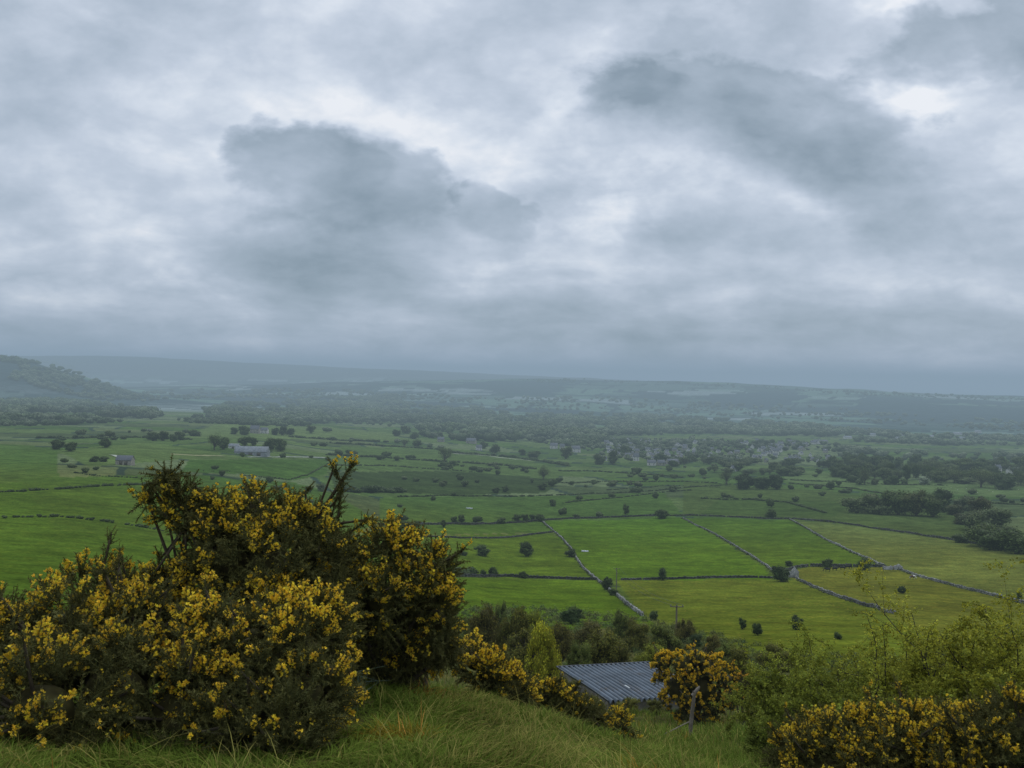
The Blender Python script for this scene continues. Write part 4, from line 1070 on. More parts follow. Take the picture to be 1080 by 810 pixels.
def gorse(name, lobes, label, base, flower=.5, spacing=.125, per=24, fine=1.0, leaders=(), yellow=(1, 1, 1), seed=1, cat='bush', top_only=.42, sprays=.16, group=None, fl_noise=.95, core=.52, nsp=58):
    """lobes: (centre xyz, radius). Spiny shoots stand in tufts all over the outside of the lobes."""
    r = np.random.default_rng(seed)
    Lc = np.array([l[0] for l in lobes], float); Lr = np.array([l[1] for l in lobes], float)
    bare = [shoot(r, .13, nsp, 0, fine) for _ in range(4)]; few = [shoot(r, .13, nsp, 5, fine) for _ in range(4)]; many = [shoot(r, .13, int(nsp * .8), 15, fine) for _ in range(5)]
    sp = [s[0] for s in bare + few + many]; fl = [None] * 4 + [s[1] for s in few + many]
    # tuft centres on the visible skin
    tot = 4 * PI * (Lr**2).sum(); n0 = int(tot / spacing**2 * 1.7)
    k = r.choice(len(Lr), n0, p=Lr**2 / (Lr**2).sum()); d = rdir(r, n0)
    C = Lc[k] + d * Lr[k][:, None] * r.uniform(.80, 1.16, n0)[:, None]
    dist = np.linalg.norm(C[:, None, :] - Lc[None], axis=2) / Lr[None]; dist[np.arange(n0), k] = 9
    ok = (dist.min(1) > .86) & (d[:, 2] > -.75)
    C, d = C[ok], d[ok]; sel = []
    cell = {}
    for i, p in enumerate(C):
        key = tuple((p / spacing).astype(int)); bad = False
        for a in (-1, 0, 1):
            for b in (-1, 0, 1):
                for e in (-1, 0, 1):
                    for j in cell.get((key[0] + a, key[1] + b, key[2] + e), ()):
                        if ((C[j] - p) ** 2).sum() < (spacing * .62) ** 2: bad = True
        if not bad: cell.setdefault(key, []).append(i); sel.append(i)
    C, d = C[sel], d[sel]; n = len(C)
    cr_ = r.normal(size=n) * .30
    # ragged outline: longer sprays standing out of some of the tufts
    leaders = list(leaders)
    for i in np.nonzero((d[:, 2] > -.1) & (r.random(n) < sprays))[0]:
        a_ = unit(d[i] * .7 + np.array([0, 0, .6]) + r.normal(size=3) * .35); q = r.uniform(.07, .20) * fine; e = C[i] + a_ * q
        leaders.append((C[i] - a_ * .03 * fine, e, int(70 * q / fine) + 4, .05, .6)); leaders.append((e - a_ * .03 * fine, e + a_ * .02 * fine, 7, float(np.clip(flower * 1.2 * r.random() + .1, 0, .9)), .7))
    fn = fbm(C[:, 0] / (.22 * fine) + C[:, 2] * 2.1 / fine, C[:, 1] / (.22 * fine) - C[:, 2] * 1.7 / fine, seed, 3)
    pf = np.clip(flower - .08 + cr_ + (fn - .5) * 2 * fl_noise + top_only * d[:, 2], 0, 1)
    kk = np.repeat(np.arange(n), per); m = len(kk)
    ax_ = unit(d * .8 + np.array([0, 0, .45])); dv = unit(ax_[kk] + r.normal(size=(m, 3)) * .62); P = C[kk] - ax_[kk] * .055 * fine + dv * .012 * fine + r.normal(size=(m, 3)) * spacing * .10
    u = r.random(m); f = pf[kk] * np.clip(.35 + 1.1 * (dv * ax_[kk]).sum(1), .2, 1.3)
    pick = np.where(u < f * f * .36, 8 + r.integers(0, 5, m), np.where(u < f * f * .36 + f * .15 + .01, 4 + r.integers(0, 4, m), r.integers(0, 4, m)))
    for (a, b, cnt, f, spread) in leaders:
        a, b = np.array(a), np.array(b); t = r.random(cnt); p2 = a + (b - a) * t[:, None] + r.normal(size=(cnt, 3)) * .006
        d2 = unit(unit(b - a) * .5 + np.array([0, 0, .35]) + r.normal(size=(cnt, 3)) * spread)
        P = np.concatenate([P, p2 - d2 * .02]); dv = np.concatenate([dv, d2]); q = r.random(cnt)
        pick = np.concatenate([pick, np.where(q < f, 8 + r.integers(0, 5, cnt), r.integers(0, 4, cnt))])
    S = r.uniform(.6, 1.25, len(P)); S[m:] *= .62; Rm = frames(dv, r)
    spines = place(sp, pick, P, Rm, S); flowers = place(fl, pick, P, Rm, S)
    # dead inner mass
    iv, ifc = ico(3)
    for c_, rr in zip(Lc, Lr):
        w = iv * (core * rr * (.7 if rr < .13 * fine else 1)) * (1 + .28 * (fbm(iv[:, 0] * 4 + c_[0] * 9, iv[:, 1] * 4 + iv[:, 2] * 3, 3, 3) - .5))[:, None] + c_
        spines.append((w, ifc, np.tile(r.uniform(.20, .60, (len(iv), 1)) * np.array([[1.0, .86, .7]]), (1, 1)), 0))
    root = empty(name, base)
    B = np.array(base, float)
    def off(parts): return [(V - B, Fq, c, q) for V, Fq, c, q in parts]
    st = []
    for c_, rr in zip(Lc, Lr):
        st.append((*path_tube([B + r.normal(size=3) * .05 * np.array([1, 1, 0]), (B + c_) / 2 + r.normal(size=3) * .06, c_], [.022 * fine, .014 * fine, .006 * fine], 5), 1., 0))
    for (a, b, cnt, f, spread) in leaders:
        j = Lc[np.argmin(((Lc - a)**2).sum(1))]; st.append((*path_tube([j, a, b], [.009 * fine, .007 * fine, .003 * fine], 5), 1., 0))
    link('spiny_foliage', mesh_from('spiny_foliage', off(spines), [M_SPINE]), root)
    fo = link('flowers', mesh_from('flowers', off(flowers), [M_FLOWER]), root); fo.color = (*yellow, 1)
    link('stem', mesh_from('stem', off(st), [M_GSTEM]), root)
    tag(root, label, cat, group)
    return root

def L(px, py, rp, D): return (at(px, py, D), rp * D / F)
def gz(px, py, D):
    p = at(px, py, D); return (p[0], p[1], float(height(p[0], p[1])) - .05)
tall = [L(*q) for q in [(177,498,8,5.6),(186,508,10,5.6),(203,512,9,5.6),(162,516,9,5.6),(155,526,7,5.6),(188,526,13,5.55),(206,540,10,5.5),(176,542,9,5.6),(196,556,10,5.5),
    (232,560,30,5.5),(268,545,24,5.5),(300,558,28,5.5),(328,556,22,5.6),(240,600,42,5.4),(285,600,46,5.3),(325,590,38,5.4),(262,640,50,5.3),(310,650,56,5.2),(215,640,40,5.5),
    (190,660,50,5.6),(150,680,50,5.7),(350,600,30,5.6),(270,690,50,5.3),(320,700,46,5.4)]]
A0 = at(352, 640, 5.6); A1 = at(357, 545, 5.5); A2 = at(352, 494, 5.5); A3 = at(371, 490, 5.5); A4 = at(360, 510, 5.5)
A5 = at(388, 548, 5.5); A6 = at(355, 572, 5.5)
gorse('gorse_bush', tall, 'tall dark gorse bush with forked bare leaders and scattered yellow flowers at the left', gz(280, 735, 5.4), flower=.40, seed=3,
      leaders=[(A0, A1, 60, .05, .5), (A1, A4, 40, .03, .45), (A4, A2, 16, .08, .4), (A4, A3, 18, .05, .4), (A2, A2 + np.array([-.004, 0, .02]), 9, .85, .55), (A3, A3 + np.array([.006, 0, .012]), 9, .6, .55), (A6, A5, 40, .15, .6), (A5, A5 + np.array([.05, 0, -.005]), 18, .45, .6),
               (at(196, 600, 5.5), at(185, 545, 5.55), 26, .1, .6)])
right = [L(*q) for q in [(408,578,22,5.4),(432,590,24,5.4),(455,600,22,5.4),(430,616,24,5.35),(452,632,24,5.35),(404,636,34,5.3),(372,640,34,5.4),(362,606,20,5.4),(458,655,24,5.4),(425,655,30,5.5),(385,665,30,5.5),(465,675,15,5.6),(350,665,30,5.4),(430,676,20,5.6),(400,680,16,5.7),(415,690,20,5.6),(440,684,20,5.6),(392,694,18,5.5),(372,688,22,5.5),(465,690,15,5.7),(425,702,14,5.5),(448,700,13,5.6),(340,618,24,5.4)]]
gorse('gorse_bush', right, 'dark rounded gorse bush at the right of the big clump, rising above the fields', gz(410, 712, 5.6), flower=.46, seed=5,
      leaders=[(at(404, 640, 5.4), at(404, 590, 5.4), 16, .1, .5)])
front = [L(*q) for q in [(268,672,24,4.6),(290,660,20,4.6),(300,690,38,4.5),(335,655,26,4.7),(350,668,20,4.7),(322,690,34,4.5),(340,715,30,4.4),(320,735,40,4.3),(270,715,44,4.5),(238,680,34,4.7),(225,720,44,4.6),(348,745,18,4.3),(262,760,44,4.3),(300,770,40,4.2)]]
gorse('gorse_bush', front, 'lower gorse bush thick with bright yellow flowers in front of the tall one', gz(290, 790, 4.4), flower=.66, seed=7, yellow=(1.08, 1.08, 1.1), top_only=.35)
gorse('gorse_bush', [L(*q) for q in [(150,690,60,5.0),(95,660,50,5.4),(60,700,60,5.0),(120,740,60,4.6),(190,760,56,4.5),(40,760,60,4.4),(10,690,46,5.4),(-40,730,60,5.0)]],
      'broad gorse bush at the far left of the knoll', gz(100, 800, 4.8), flower=.36, seed=9, spacing=.14, per=20)
# the low ones along the crest
crest = [([(500,700,18,6.3),(516,715,20,6.2),(532,720,18,6.3),(545,735,14,6.3)], 'small flowering gorse on the crest just right of the big clump', .55, 31),
         ([(560,730,13,7.2),(575,738,15,7.2),(592,742,15,7.3),(605,750,13,7.3)], 'low dull gorse on the crest before the metal roof', .22, 33),
         ([(618,748,11,7.8),(632,756,11,7.9)], 'last low gorse of the crest row below the metal roof', .3, 35),
         ([(652,764,11,9.5),(660,770,9,9.5)], 'tiny gorse tuft alone on the grass right of the crest row', .35, 37),
         ([(442,700,12,5.9),(455,704,10,5.9)], 'little gorse sprout with a few flowers at the foot of the big clump', .4, 39)]
for q, lab, f, s in crest:
    lb = [L(*a) for a in q]; a = q[len(q) // 2]
    gorse('gorse_bush', lb, lab, gz(a[0], a[1] + a[2], a[3]), flower=f - .05, seed=s, spacing=.11, per=20)
# right foreground
rf = [L(*q) for q in [(840,795,22,6.4),(862,786,22,6.3),(885,772,16,6.4),(908,772,18,6.3),(895,790,32,6.2),(930,782,24,6.2),(955,776,20,6.3),(985,778,22,6.3),(960,795,36,6.1),(1005,785,30,6.2),(1030,778,24,6.2),(1045,768,18,6.3),(1062,774,22,6.2),(1080,775,30,6.2),(1040,795,36,6.1),(870,820,40,6.1),(930,830,44,6.0),(1000,830,44,6.0),(1060,830,44,6.0),(1110,790,40,6.2),(1140,770,34,6.3)]]
gorse('gorse_bush', rf, 'wide yellow-flowered gorse bush across the lower right corner', gz(970, 880, 6.3), flower=.60, seed=13, yellow=(1, 1, 1), top_only=.4)
# the orange-flowered one by the roof
mid = [L(*q) for q in [(702,697,12,38),(722,704,20,38),(748,708,20,38),(765,722,18,38),(740,728,28,38),(715,726,22,38),(762,738,16,38),(728,746,18,38),(750,748,16,38),(694,702,8,38),(697,716,8,38),(776,716,10,38),(735,698,12,38)]]
gorse('gorse_bush', mid, 'round gorse bush covered in orange-yellow flowers beside the metal roof and fence post', gz(735, 764, 38), flower=.95, seed=17, spacing=.40, per=20, fine=3.2, yellow=(1.08, 1.06, 1), top_only=.6, fl_noise=.35, nsp=44)
gorse('gorse_bush', [L(*q) for q in [(785,722,12,34),(797,730,12,34),(775,735,10,34)]], 'small orange-tinged gorse between the round gorse and the hawthorn', gz(786, 745, 34), flower=.30, seed=19, spacing=.36, per=18, fine=3.0, yellow=(.85, .70, .9), nsp=44)

# ================================================================== grass
M_GRASS = leaf_mat('grass_blades', (.120, .142, .032), trans=.3, rough=.95, objcol=False, spec=.03)
def grass(name, n, d0, d1, az0, az1, ln, wd, label, seed, lean=.5, dryness=None, patchy=None):
    r = np.random.default_rng(seed)
    D = np.exp(r.uniform(math.log(d0) , math.log(d1), n)); A = np.radians(r.uniform(az0, az1, n))
    X, Y = D * np.sin(A), D * np.cos(A)
    tn = fbm(X / .45, Y / .45, 7, 3)
    # gather into tussocks
    k = r.random(n) < np.clip((tn - .30) * 3.2, .18, 1); X, Y, D, tn = X[k], Y[k], D[k], tn[k]
    if patchy: k = fbm(X / .7, Y / .7, 55, 3) > patchy; X, Y, D, tn = X[k], Y[k], D[k], tn[k]
    n = len(X); Z = height(X, Y)
    l = r.uniform(ln[0], ln[1], n) * (.45 + 1.1 * tn); w = r.uniform(wd[0], wd[1], n)
    a = r.uniform(0, 6.28, n); w_ = fbm(X / .8, Y / .8, 91, 2) * 12
    ld = np.stack([np.cos(a * .7 + w_), np.sin(a * .7 + w_), np.zeros(n)], 1); bend = r.uniform(.25, 1.1, n) * lean * 2
    sd = np.stack([-ld[:, 1], ld[:, 0], np.zeros(n)], 1); b = np.stack([X, Y, Z - .01], 1)
    def pt(t): return b + np.array([0, 0, 1.]) * (l * (t - .35 * np.clip(bend, 0, 1.4) * t * t))[:, None] + ld * (l * bend * t * t * .75)[:, None]
    p0, p1, p2, p3 = pt(0), pt(.4), pt(.75), pt(1.); W = w[:, None]
    V = np.stack([p0 + sd * W, p0 - sd * W, p1 + sd * W * .85, p1 - sd * W * .85, p2 + sd * W * .55, p2 - sd * W * .55, p3 + sd * W * .1, p3 - sd * W * .1], 1).reshape(-1, 3)
    q = np.array([[0, 1, 3, 2], [2, 3, 5, 4], [4, 5, 7, 6]]); Fq = (np.arange(n)[:, None, None] * 8 + q[None]).reshape(-1, 4)
    dry = (r.random(n) < np.clip(.10 + (fbm(X / 1.1, Y / 1.1, 17, 3) - .48) * 1.4, .04, .5))
    if dryness: dry[:] = True
    g = np.where(dry[:, None], np.array([[2.3, 1.75, 2.0]]), np.array([[1.05, 1.22, .8]])) * r.uniform(.55, 1.35, (n, 1)) * (.7 + .6 * fbm(X / .6, Y / .6, 71, 2))[:, None]
    rust = fbm(X / .5 + 40, Y / .5, 27, 2) > .80; g[rust] *= np.array([1.5, .85, .7])
    o = link(name, mesh_from(name, [(V, Fq, np.repeat(g, 8, 0), 0)], [M_GRASS])); tag(o, label, 'grass', kind='stuff')
grass('grass', 280000, 2.5, 8.5, -38, 34, (.030, .105), (.0016, .0036), 'rough tussocky grass with dry stems on the knoll in front', 1, lean=1.0)
grass('grass', 90000, 8.5, 24, -36, 34, (.10, .28), (.003, .007), 'coarse grass on the slope below the knoll', 2, lean=.55)
grass('grass', 90000, 22, 62, -34, 34, (.18, .42), (.009, .018), 'grass on the terrace around the post and the shed', 3, lean=.5)

grass('grass', 3500, 2.6, 8.0, -36, 32, (.10, .24), (.0014, .0024), 'scattered dead straw-coloured stalks standing in the turf of the knoll', 4, lean=.8, dryness=1.0)
grass('weeds', 14000, 2.6, 8.5, -36, 32, (.025, .06), (.005, .011), 'broad-leaved weeds in the turf of the knoll', 5, lean=1.2, patchy=.56)
# tall pale dead stems before the gorse
r = np.random.default_rng(77); Ps = []
B = np.array(gz(372, 722, 4.9)); parts = []
for k in range(26):
    a = r.uniform(0, 6.28); h = r.uniform(.12, .40); ln_ = r.uniform(.05, .26)
    b = B + np.array([r.normal() * .05, r.normal() * .05, 0]); m = b + np.array([math.cos(a) * ln_ * .35, math.sin(a) * ln_ * .3, h * .7]); e = b + np.array([math.cos(a) * ln_, math.sin(a) * ln_, h * r.uniform(.55, 1.05)])
    parts.append((*path_tube([b, m, e], [.0026, .0022, .0008], 4), r.uniform(.7, 1.3), 0))
o = link('grass_tuft', mesh_from('grass_tuft', parts, [leaf_mat('pale_stems', (.12, .16, .105), trans=.1)])); tag(o, 'tuft of long pale bluish-green bent stems in front of the gorse', 'grass tuft')

# ================================================================== hawthorn thicket on the right
M_HAW = leaf_mat('hawthorn_leaves', (.205, .215, .050), trans=.35, spec=.05)
M_TWIG = plain_mat('hawthorn_twig', (.052, .046, .034), .95, 12, .4)
def hawthorn(label, cpx, cpy, D, wpx, hpx, seed, tint, stems=9, nleaf=5, leaf=.030, spread=.55, bushy=1.0, spires=0, dens=1.0):
    r = np.random.default_rng(seed); base = np.array(gz(cpx, cpy, D)); Hh = hpx * D / F; Wh = wpx * D / F * .5
    seg0, seg1, ra, rb = [], [], [], []; lp, lb = [], []
    def grow(p, d, ln_, rad, dep):
        ns = 4; step = ln_ / ns
        for i in range(ns):
            d = unit(d + r.normal(size=3) * .20 + np.array([0, 0, .05 if dep < 2 else -.03]))
            q = p + d * step; r2 = rad * .80
            seg0.append(p); seg1.append(q); ra.append(rad); rb.append(r2)
            if dep >= 1:
                m = int(nleaf * (1 if dep == 1 else 2) * dens); tt = r.random(m)[:, None]
                lp.append(p + (q - p) * tt + r.normal(size=(m, 3)) * (.018 + .010 * (3 - dep))); lb.append(np.full(m, r.uniform(.65, 1.3)))
            if dep < 3 and r.random() < (.95 if dep < 2 else .75):
                for _ in range(2 if dep < 2 else 1):
                    w = unit(d * .55 + unit(r.normal(size=3) * np.array([1, 1, .7])) * .85); grow(q, w, ln_ * r.uniform(.42, .66), r2 * .55, dep + 1)
            p, rad = q, r2
    for k in range(stems):
        a = 6.28 * k / stems + r.normal() * .3; tl = r.uniform(.1, 1) * spread * 1.6
        st = base + np.array([math.cos(a) * Wh * .55 * r.random()**.5, math.sin(a) * Wh * .4 * r.random()**.5, 0]); st[2] = float(height(st[0], st[1])) - .05
        dr = unit(np.array([math.cos(a) * tl * Wh / Hh, math.sin(a) * tl * .6 * Wh / Hh, 1.0])); grow(st, dr, Hh * r.uniform(.45, .78), .030 + .016 * r.random(), 0)
    for k in range(spires):
        st = base + np.array([r.uniform(-.8, .8) * Wh, r.uniform(-.5, .3) * Wh, 0]); tp = st + np.array([r.normal() * .25, r.normal() * .2, Hh * r.uniform(.72, 1.06)])
        st[2] = float(height(st[0], st[1])); q = [st + (tp - st) * t + r.normal(size=3) * .03 for t in np.linspace(0, 1, 7)]
        seg0 += q[:-1]; seg1 += q[1:]; ra += list(np.linspace(.014, .006, 6)); rb += list(np.linspace(.012, .004, 6))
        for t in np.linspace(.45, 1, 16):
            a = st + (tp - st) * t; m = 22; ln_ = .16 * (1.15 - t) + .05; e = a + unit(r.normal(size=3) + np.array([0, 0, .8])) * ln_
            seg0.append(a); seg1.append(e); ra.append(.004); rb.append(.002)
            lp.append(a + (e - a) * r.random((m, 1)) + r.normal(size=(m, 3)) * .022); lb.append(np.full(m, r.uniform(.95, 1.6)))
    V, Fq = tubes(seg0, seg1, ra, rb, 4)
    C = np.concatenate(lp); bb = np.concatenate(lb); n = len(C)
    root = empty('hawthorn_thicket', base)
    link('branches', mesh_from('branches', [(V - base, Fq, 1., 0)], [M_TWIG]), root)
    Vl, Fl = leaves(C, unit(np.array([0, 0, .6]) + r.normal(size=(n, 3)) * .8), leaf * r.uniform(.6, 1.35, n), .7, r)
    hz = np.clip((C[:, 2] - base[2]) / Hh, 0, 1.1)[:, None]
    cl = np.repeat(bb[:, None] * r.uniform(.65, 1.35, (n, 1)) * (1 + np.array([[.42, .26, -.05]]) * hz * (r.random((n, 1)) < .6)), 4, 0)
    lo = link('leaves', mesh_from('leaves', [(Vl - base, Fl, cl, 0)], [M_HAW]), root); lo.color = (*tint, 1)
    tag(root, label, 'bush')
    return n
cnt = 0
cnt += hawthorn('tall yellow-green hawthorn with upright leafy shoots at the right', 1000, 812, 11.5, 190, 160, 301, (1.25, 1.30, .85), stems=13, nleaf=5, spires=18)
cnt += hawthorn('hawthorn with golden-green shoots cut by the right edge', 1085, 815, 11.0, 160, 155, 302, (1.15, 1.2, .8), stems=9, spires=18)
cnt += hawthorn('broad olive hawthorn with thin arching twigs left of the tall yellow-green one', 905, 815, 12.5, 170, 125, 303, (.95, 1.08, .80), spires=9, stems=10, spread=.7)
cnt += hawthorn('low dark olive thorn filling the slope behind the corner gorse', 850, 815, 12.5, 100, 85, 304, (.80, .95, .80), stems=10, spread=.8)
cnt += hawthorn('low straggling thorn bush at the left end of the hawthorn thicket', 830, 806, 17.0, 45, 40, 305, (.8, .92, .75), stems=8, spread=.8)
cnt += hawthorn('leafy dull green thorn bush behind the middle of the corner gorse', 945, 830, 9.5, 170, 90, 306, (.80, .98, .80), stems=11, spread=.8)
cnt += hawthorn('leafy olive thorn bush behind the right half of the corner gorse', 1050, 830, 9.8, 170, 95, 307, (.85, 1.0, .8), stems=11, spread=.8)
cnt += hawthorn('feathery light olive thorn spreading left towards the round gorse', 868, 812, 13.0, 95, 105, 308, (.95, 1.05, .8), stems=7, spires=6, spread=.7)
# ================================================================== shed, post, poles
M_TIN = plain_mat('corrugated_iron', (.115, .140, .165), .55, .9, .35, metal=.25, spec=.4)
def rusty():
    nt = M_TIN.node_tree; p = next(n for n in nt.nodes if n.type == 'BSDF_PRINCIPLED'); src = p.inputs['Base Color'].links[0].from_socket
    tc = N(nt, 'ShaderNodeTexCoord'); nz = N(nt, 'ShaderNodeTexNoise', inp={'Scale': 1.3, 'Detail': 8.0, 'Roughness': .7}); nt.links.new(tc.outputs['Object'], nz.inputs['Vector'])
    mr = N(nt, 'ShaderNodeMapRange', inp={1: .52, 2: .68, 3: 0., 4: .75}); nt.links.new(nz.outputs[0], mr.inputs[0])
    nt.links.new(mixc(nt, mr.outputs[0], src, (.105, .085, .065)), p.inputs['Base Color'])
rusty()
M_SKYL = plain_mat('pale_patch', (.6, .62, .6), .6, 2, .1)
rs = np.random.default_rng(44)
def shed():
    TL, TR, BL = at(588, 705, 48.5), at(686, 700, 49.5), at(640, 739.5, 43.6)
    BR = TR + (BL - TL)
    o = (TL + TR + BL + BR) / 4; root = empty('metal_shed', (o[0], o[1], float(height(o[0], o[1]))))
    B = np.array(root.location)
    # corrugated sheet: ribs run down the slope
    nu = 20 * 8 + 1; uu = np.linspace(0, 1, nu); cw = np.cos(np.arange(nu) / 8 * 2 * PI); prof = .085 * np.clip(cw * 1.6, -1, 1)
    nrm = unit(np.cross(TR - TL, TL - BL)); nrm = nrm if nrm[2] > 0 else -nrm
    rows = []
    for v in np.linspace(-.02, 1.02, 5): rows.append(TL + (BL - TL) * v + (TR - TL) * uu[:, None] + nrm * (prof + .03 * (int(v * 2.2) % 2))[:, None])
    V = np.array(rows).reshape(-1, 3) - B; i = np.arange(nu - 1)
    Fq = np.concatenate([np.stack([r * nu + i, r * nu + i + 1, (r + 1) * nu + i + 1, (r + 1) * nu + i], 1) for r in range(4)])
    cl = np.tile((.82 + .36 * fbm(np.tile(np.arange(nu) // 24, 5) * 1.7, np.repeat(np.arange(5), nu) * .9, 3, 2) )[:, None] * np.tile(np.where(cw < -.3, .58, 1.0), 5)[:, None], (1, 3))  # troughs coloured darker: grime, plus rib shade put into the colour
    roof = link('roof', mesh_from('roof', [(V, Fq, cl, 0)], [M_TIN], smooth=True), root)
    # fixed pale patch on the sheets and a ridge capping on the upper edge
    pc = TL + (TR - TL) * .36 + (BL - TL) * .62 + nrm * .05; u_ = unit(TR - TL); v_ = unit(BL - TL)
    Pq = np.array([pc, pc + u_ * .22, pc + u_ * .22 + v_ * .5, pc + v_ * .5]) - B
    link('roof_patch', mesh_from('roof_patch', [(Pq, np.array([[0, 1, 2, 3]]), 1., 0)], [M_SKYL]), roof)
    cap = [TL - v_ * .15 + nrm * .05, TR - v_ * .15 + nrm * .05]
    cv, cf = tubes([cap[0] - B], [cap[1] - B], [.05], [.05], 6); link('edge_capping', mesh_from('edge_capping', [(cv, cf, .45, 0)], [M_TIN]), roof)
    # walls from the eaves to the ground
    k = .96; mid = (TL + TR + BL + BR) / 4; cs = [mid + (c - mid) * k - nrm * .06 for c in (TL, TR, BR, BL)]
    parts = []
    for a, b in zip(cs, cs[1:] + cs[:1]):
        n = 9; t = np.linspace(0, 1, n)[:, None]; top = a + (b - a) * t; bot = top.copy(); bot[:, 2] = np.minimum(height(top[:, 0], top[:, 1]) - .3, top[:, 2] - .2)
        Vw = np.concatenate([top, bot]) - B; j = np.arange(n - 1); parts.append((Vw, np.stack([j, j + 1, n + j + 1, n + j], 1), .8, 0))
    link('wall', mesh_from('wall', parts, [M_RUBBLE]), root)
    tag(root, 'low shed with a blue-grey corrugated metal roof in the dip below the knoll', 'shed')
shed()

def post():
    b = np.array(gz(727, 781, 27.5)); t = at(732.5, 729, 27.5)
    root = empty('fence_post', b); n = 7; P = [b * 0 + (t - b) * k / n + rs.normal(size=3) * .008 for k in range(n + 1)]
    link('shaft', mesh_from('shaft', [(*path_tube(P, np.linspace(.066, .052, n + 1), 8), 1., 0)], [M_WOOD], smooth=True), root)
    e = P[-1]; link('head', mesh_from('head', [(*path_tube([e - np.array([.05, 0, .14]), e + np.array([.10, 0, .06]), e + np.array([.16, 0, .15])], [.058, .054, .025], 7), 1.15, 0)], [M_WOOD]), root)
    link('brace', mesh_from('brace', [(*path_tube([np.array([-.75, .1, .1]), P[3] * .9], [.022, .018], 5), 1.5, 0)], [M_WOOD]), root)
    tag(root, 'leaning grey wooden post with a bent head standing before the orange-flowered gorse', 'post')
post()

def pole(px, py, D, top, label):
    b = np.array(gz(px, py, D)); t = at(px + .6, top, D); h = t[2] - b[2]; s = D / F
    root = empty('utility_pole', b)
    link('mast', mesh_from('mast', [(*path_tube([[0, 0, 0], [.02, 0, h * .5], [0, 0, h]], [.15, .13, .11], 8), 1., 0)], [M_WOOD]), root)
    V, Fq = boxes([[0, -.16, h - .22]], [[.95, .05, .06]], [0]); arm = link('crossarm', mesh_from('crossarm', [(V, Fq, .8, 0)], [M_WOOD]), root)
    for x in (-.85, 0, .85):
        link('insulator', mesh_from('insulator', [(*path_tube([[x, -.16, h - .16], [x, -.16, h - .02], [x, -.16, h + .06]], [.05, .085, .035], 8), 1., 0)], [M_SLATE]), arm)
    tag(root, label, 'utility pole'); return [b + np.array([x, -.16, h + .05]) for x in (-.85, .85)]
q1 = pole(713, 668, 128, 638, 'wooden utility pole with a crossarm standing in the scrub below the buttercup field')
q2 = pole(650, 619, 262, 599, 'smaller utility pole with a crossarm by the bushes on the crooked wall')
for k, lab in ((0, 'left of the two sagging wires between the utility poles'), (1, 'right of the two sagging wires between the utility poles')):
    P = [q2[k] + (q1[k] - q2[k]) * t - np.array([0, 0, 6 * t * (1 - t)]) for t in np.linspace(0, 1, 14)]
    o = link('power_line', mesh_from('power_line', [(*path_tube(P, np.full(14, .018), 4), .5, 0)], [M_SLATE])); tag(o, lab, 'wire')

# ================================================================== cattle
def skin_body(name, joints, edges, radii, mats, col=1.0):
    me = bpy.data.meshes.new(name); me.from_pydata(joints, edges, []); ob = bpy.data.objects.new(name, me); COL.objects.link(ob)
    sm = ob.modifiers.new('s', 'SKIN'); sm.use_smooth_shade = True
    for i, v in enumerate(me.skin_vertices[0].data):
        v.radius = radii[i]; v.use_root = i == 0
    ss = ob.modifiers.new('b', 'SUBSURF'); ss.levels = 2; ss.render_levels = 2
    dg = bpy.context.evaluated_depsgraph_get(); dg.update(); out = bpy.data.meshes.new_from_object(ob.evaluated_get(dg)); out.name = name
    bpy.data.objects.remove(ob)
    a = out.color_attributes.get('col') or out.color_attributes.new('col', 'FLOAT_COLOR', 'POINT')
    nv = len(out.vertices); co = np.zeros(nv * 3, np.float32); out.vertices.foreach_get('co', co); co = co.reshape(-1, 3)
    cc = np.ones((nv, 4), np.float32); cc[:, :3] = col(co) if callable(col) else col; a.data.foreach_set('color', cc.ravel())
    out.materials.clear(); out.materials.append(mats); return out
M_HIDE = plain_mat('cow_hide', (1, 1, 1), .75, 5, .15)
def cow(graze, col):
    hd = [(1.15, 0, 1.12), (1.42, 0, .75 if graze else 1.25), (1.58, 0, .38 if graze else 1.30), (1.78, 0, .16 if graze else 1.16)]
    J = [(0, 0, 1.0), (.55, 0, 1.02), (.85, 0, 1.08)] + hd + [(-.55, 0, 1.05), (-.82, 0, 1.12), (-.92, 0, 1.15), (-.97, .02, .75), (-.95, .02, .45)]
    Rr = [(.36, .40), (.34, .38), (.26, .32), (.17, .22), (.13, .17), (.13, .14), (.08, .08), (.33, .37), (.22, .28), (.05, .05), (.025, .025), (.05, .05)]
    E = [(0, 1), (1, 2), (2, 3), (3, 4), (4, 5), (5, 6), (0, 7), (7, 8), (8, 9), (9, 10), (10, 11)]
    for sx, par in ((.62, 2), (-.66, 8)):
        for sy in (-.2, .2):
            i = len(J); fr = sx > 0
            J += [(sx, sy, .78), (sx + (.02 if fr else -.10), sy, .42), (sx + (0 if fr else -.04), sy, .12), (sx + .05, sy, .03)]
            Rr += [(.12, .13) if fr else (.14, .18), (.065, .07), (.05, .05), (.06, .055)]; E += [(1 if fr else 7, i), (i, i + 1), (i + 1, i + 2), (i + 2, i + 3)]
    for sy in (-1, 1):                                                     # ears
        i = len(J); h = hd[2]; J += [(h[0] - .06, sy * .2, h[2] + .14)]; Rr += [(.04, .05)]; E += [(5, i)]
    return skin_body('cow', J, E, Rr, M_HIDE, col)
def patchy(c):
    f = fbm(c[:, 0] * 1.6 + 3, c[:, 2] * 1.6 + c[:, 1] * 1.1, 4, 2) > .5
    return np.where(f[:, None], np.array([[.72, .70, .64]]), np.array([[.09, .045, .025]]))
black = np.array([.012, .011, .011])
mg, ms = cow(True, black), cow(False, black)
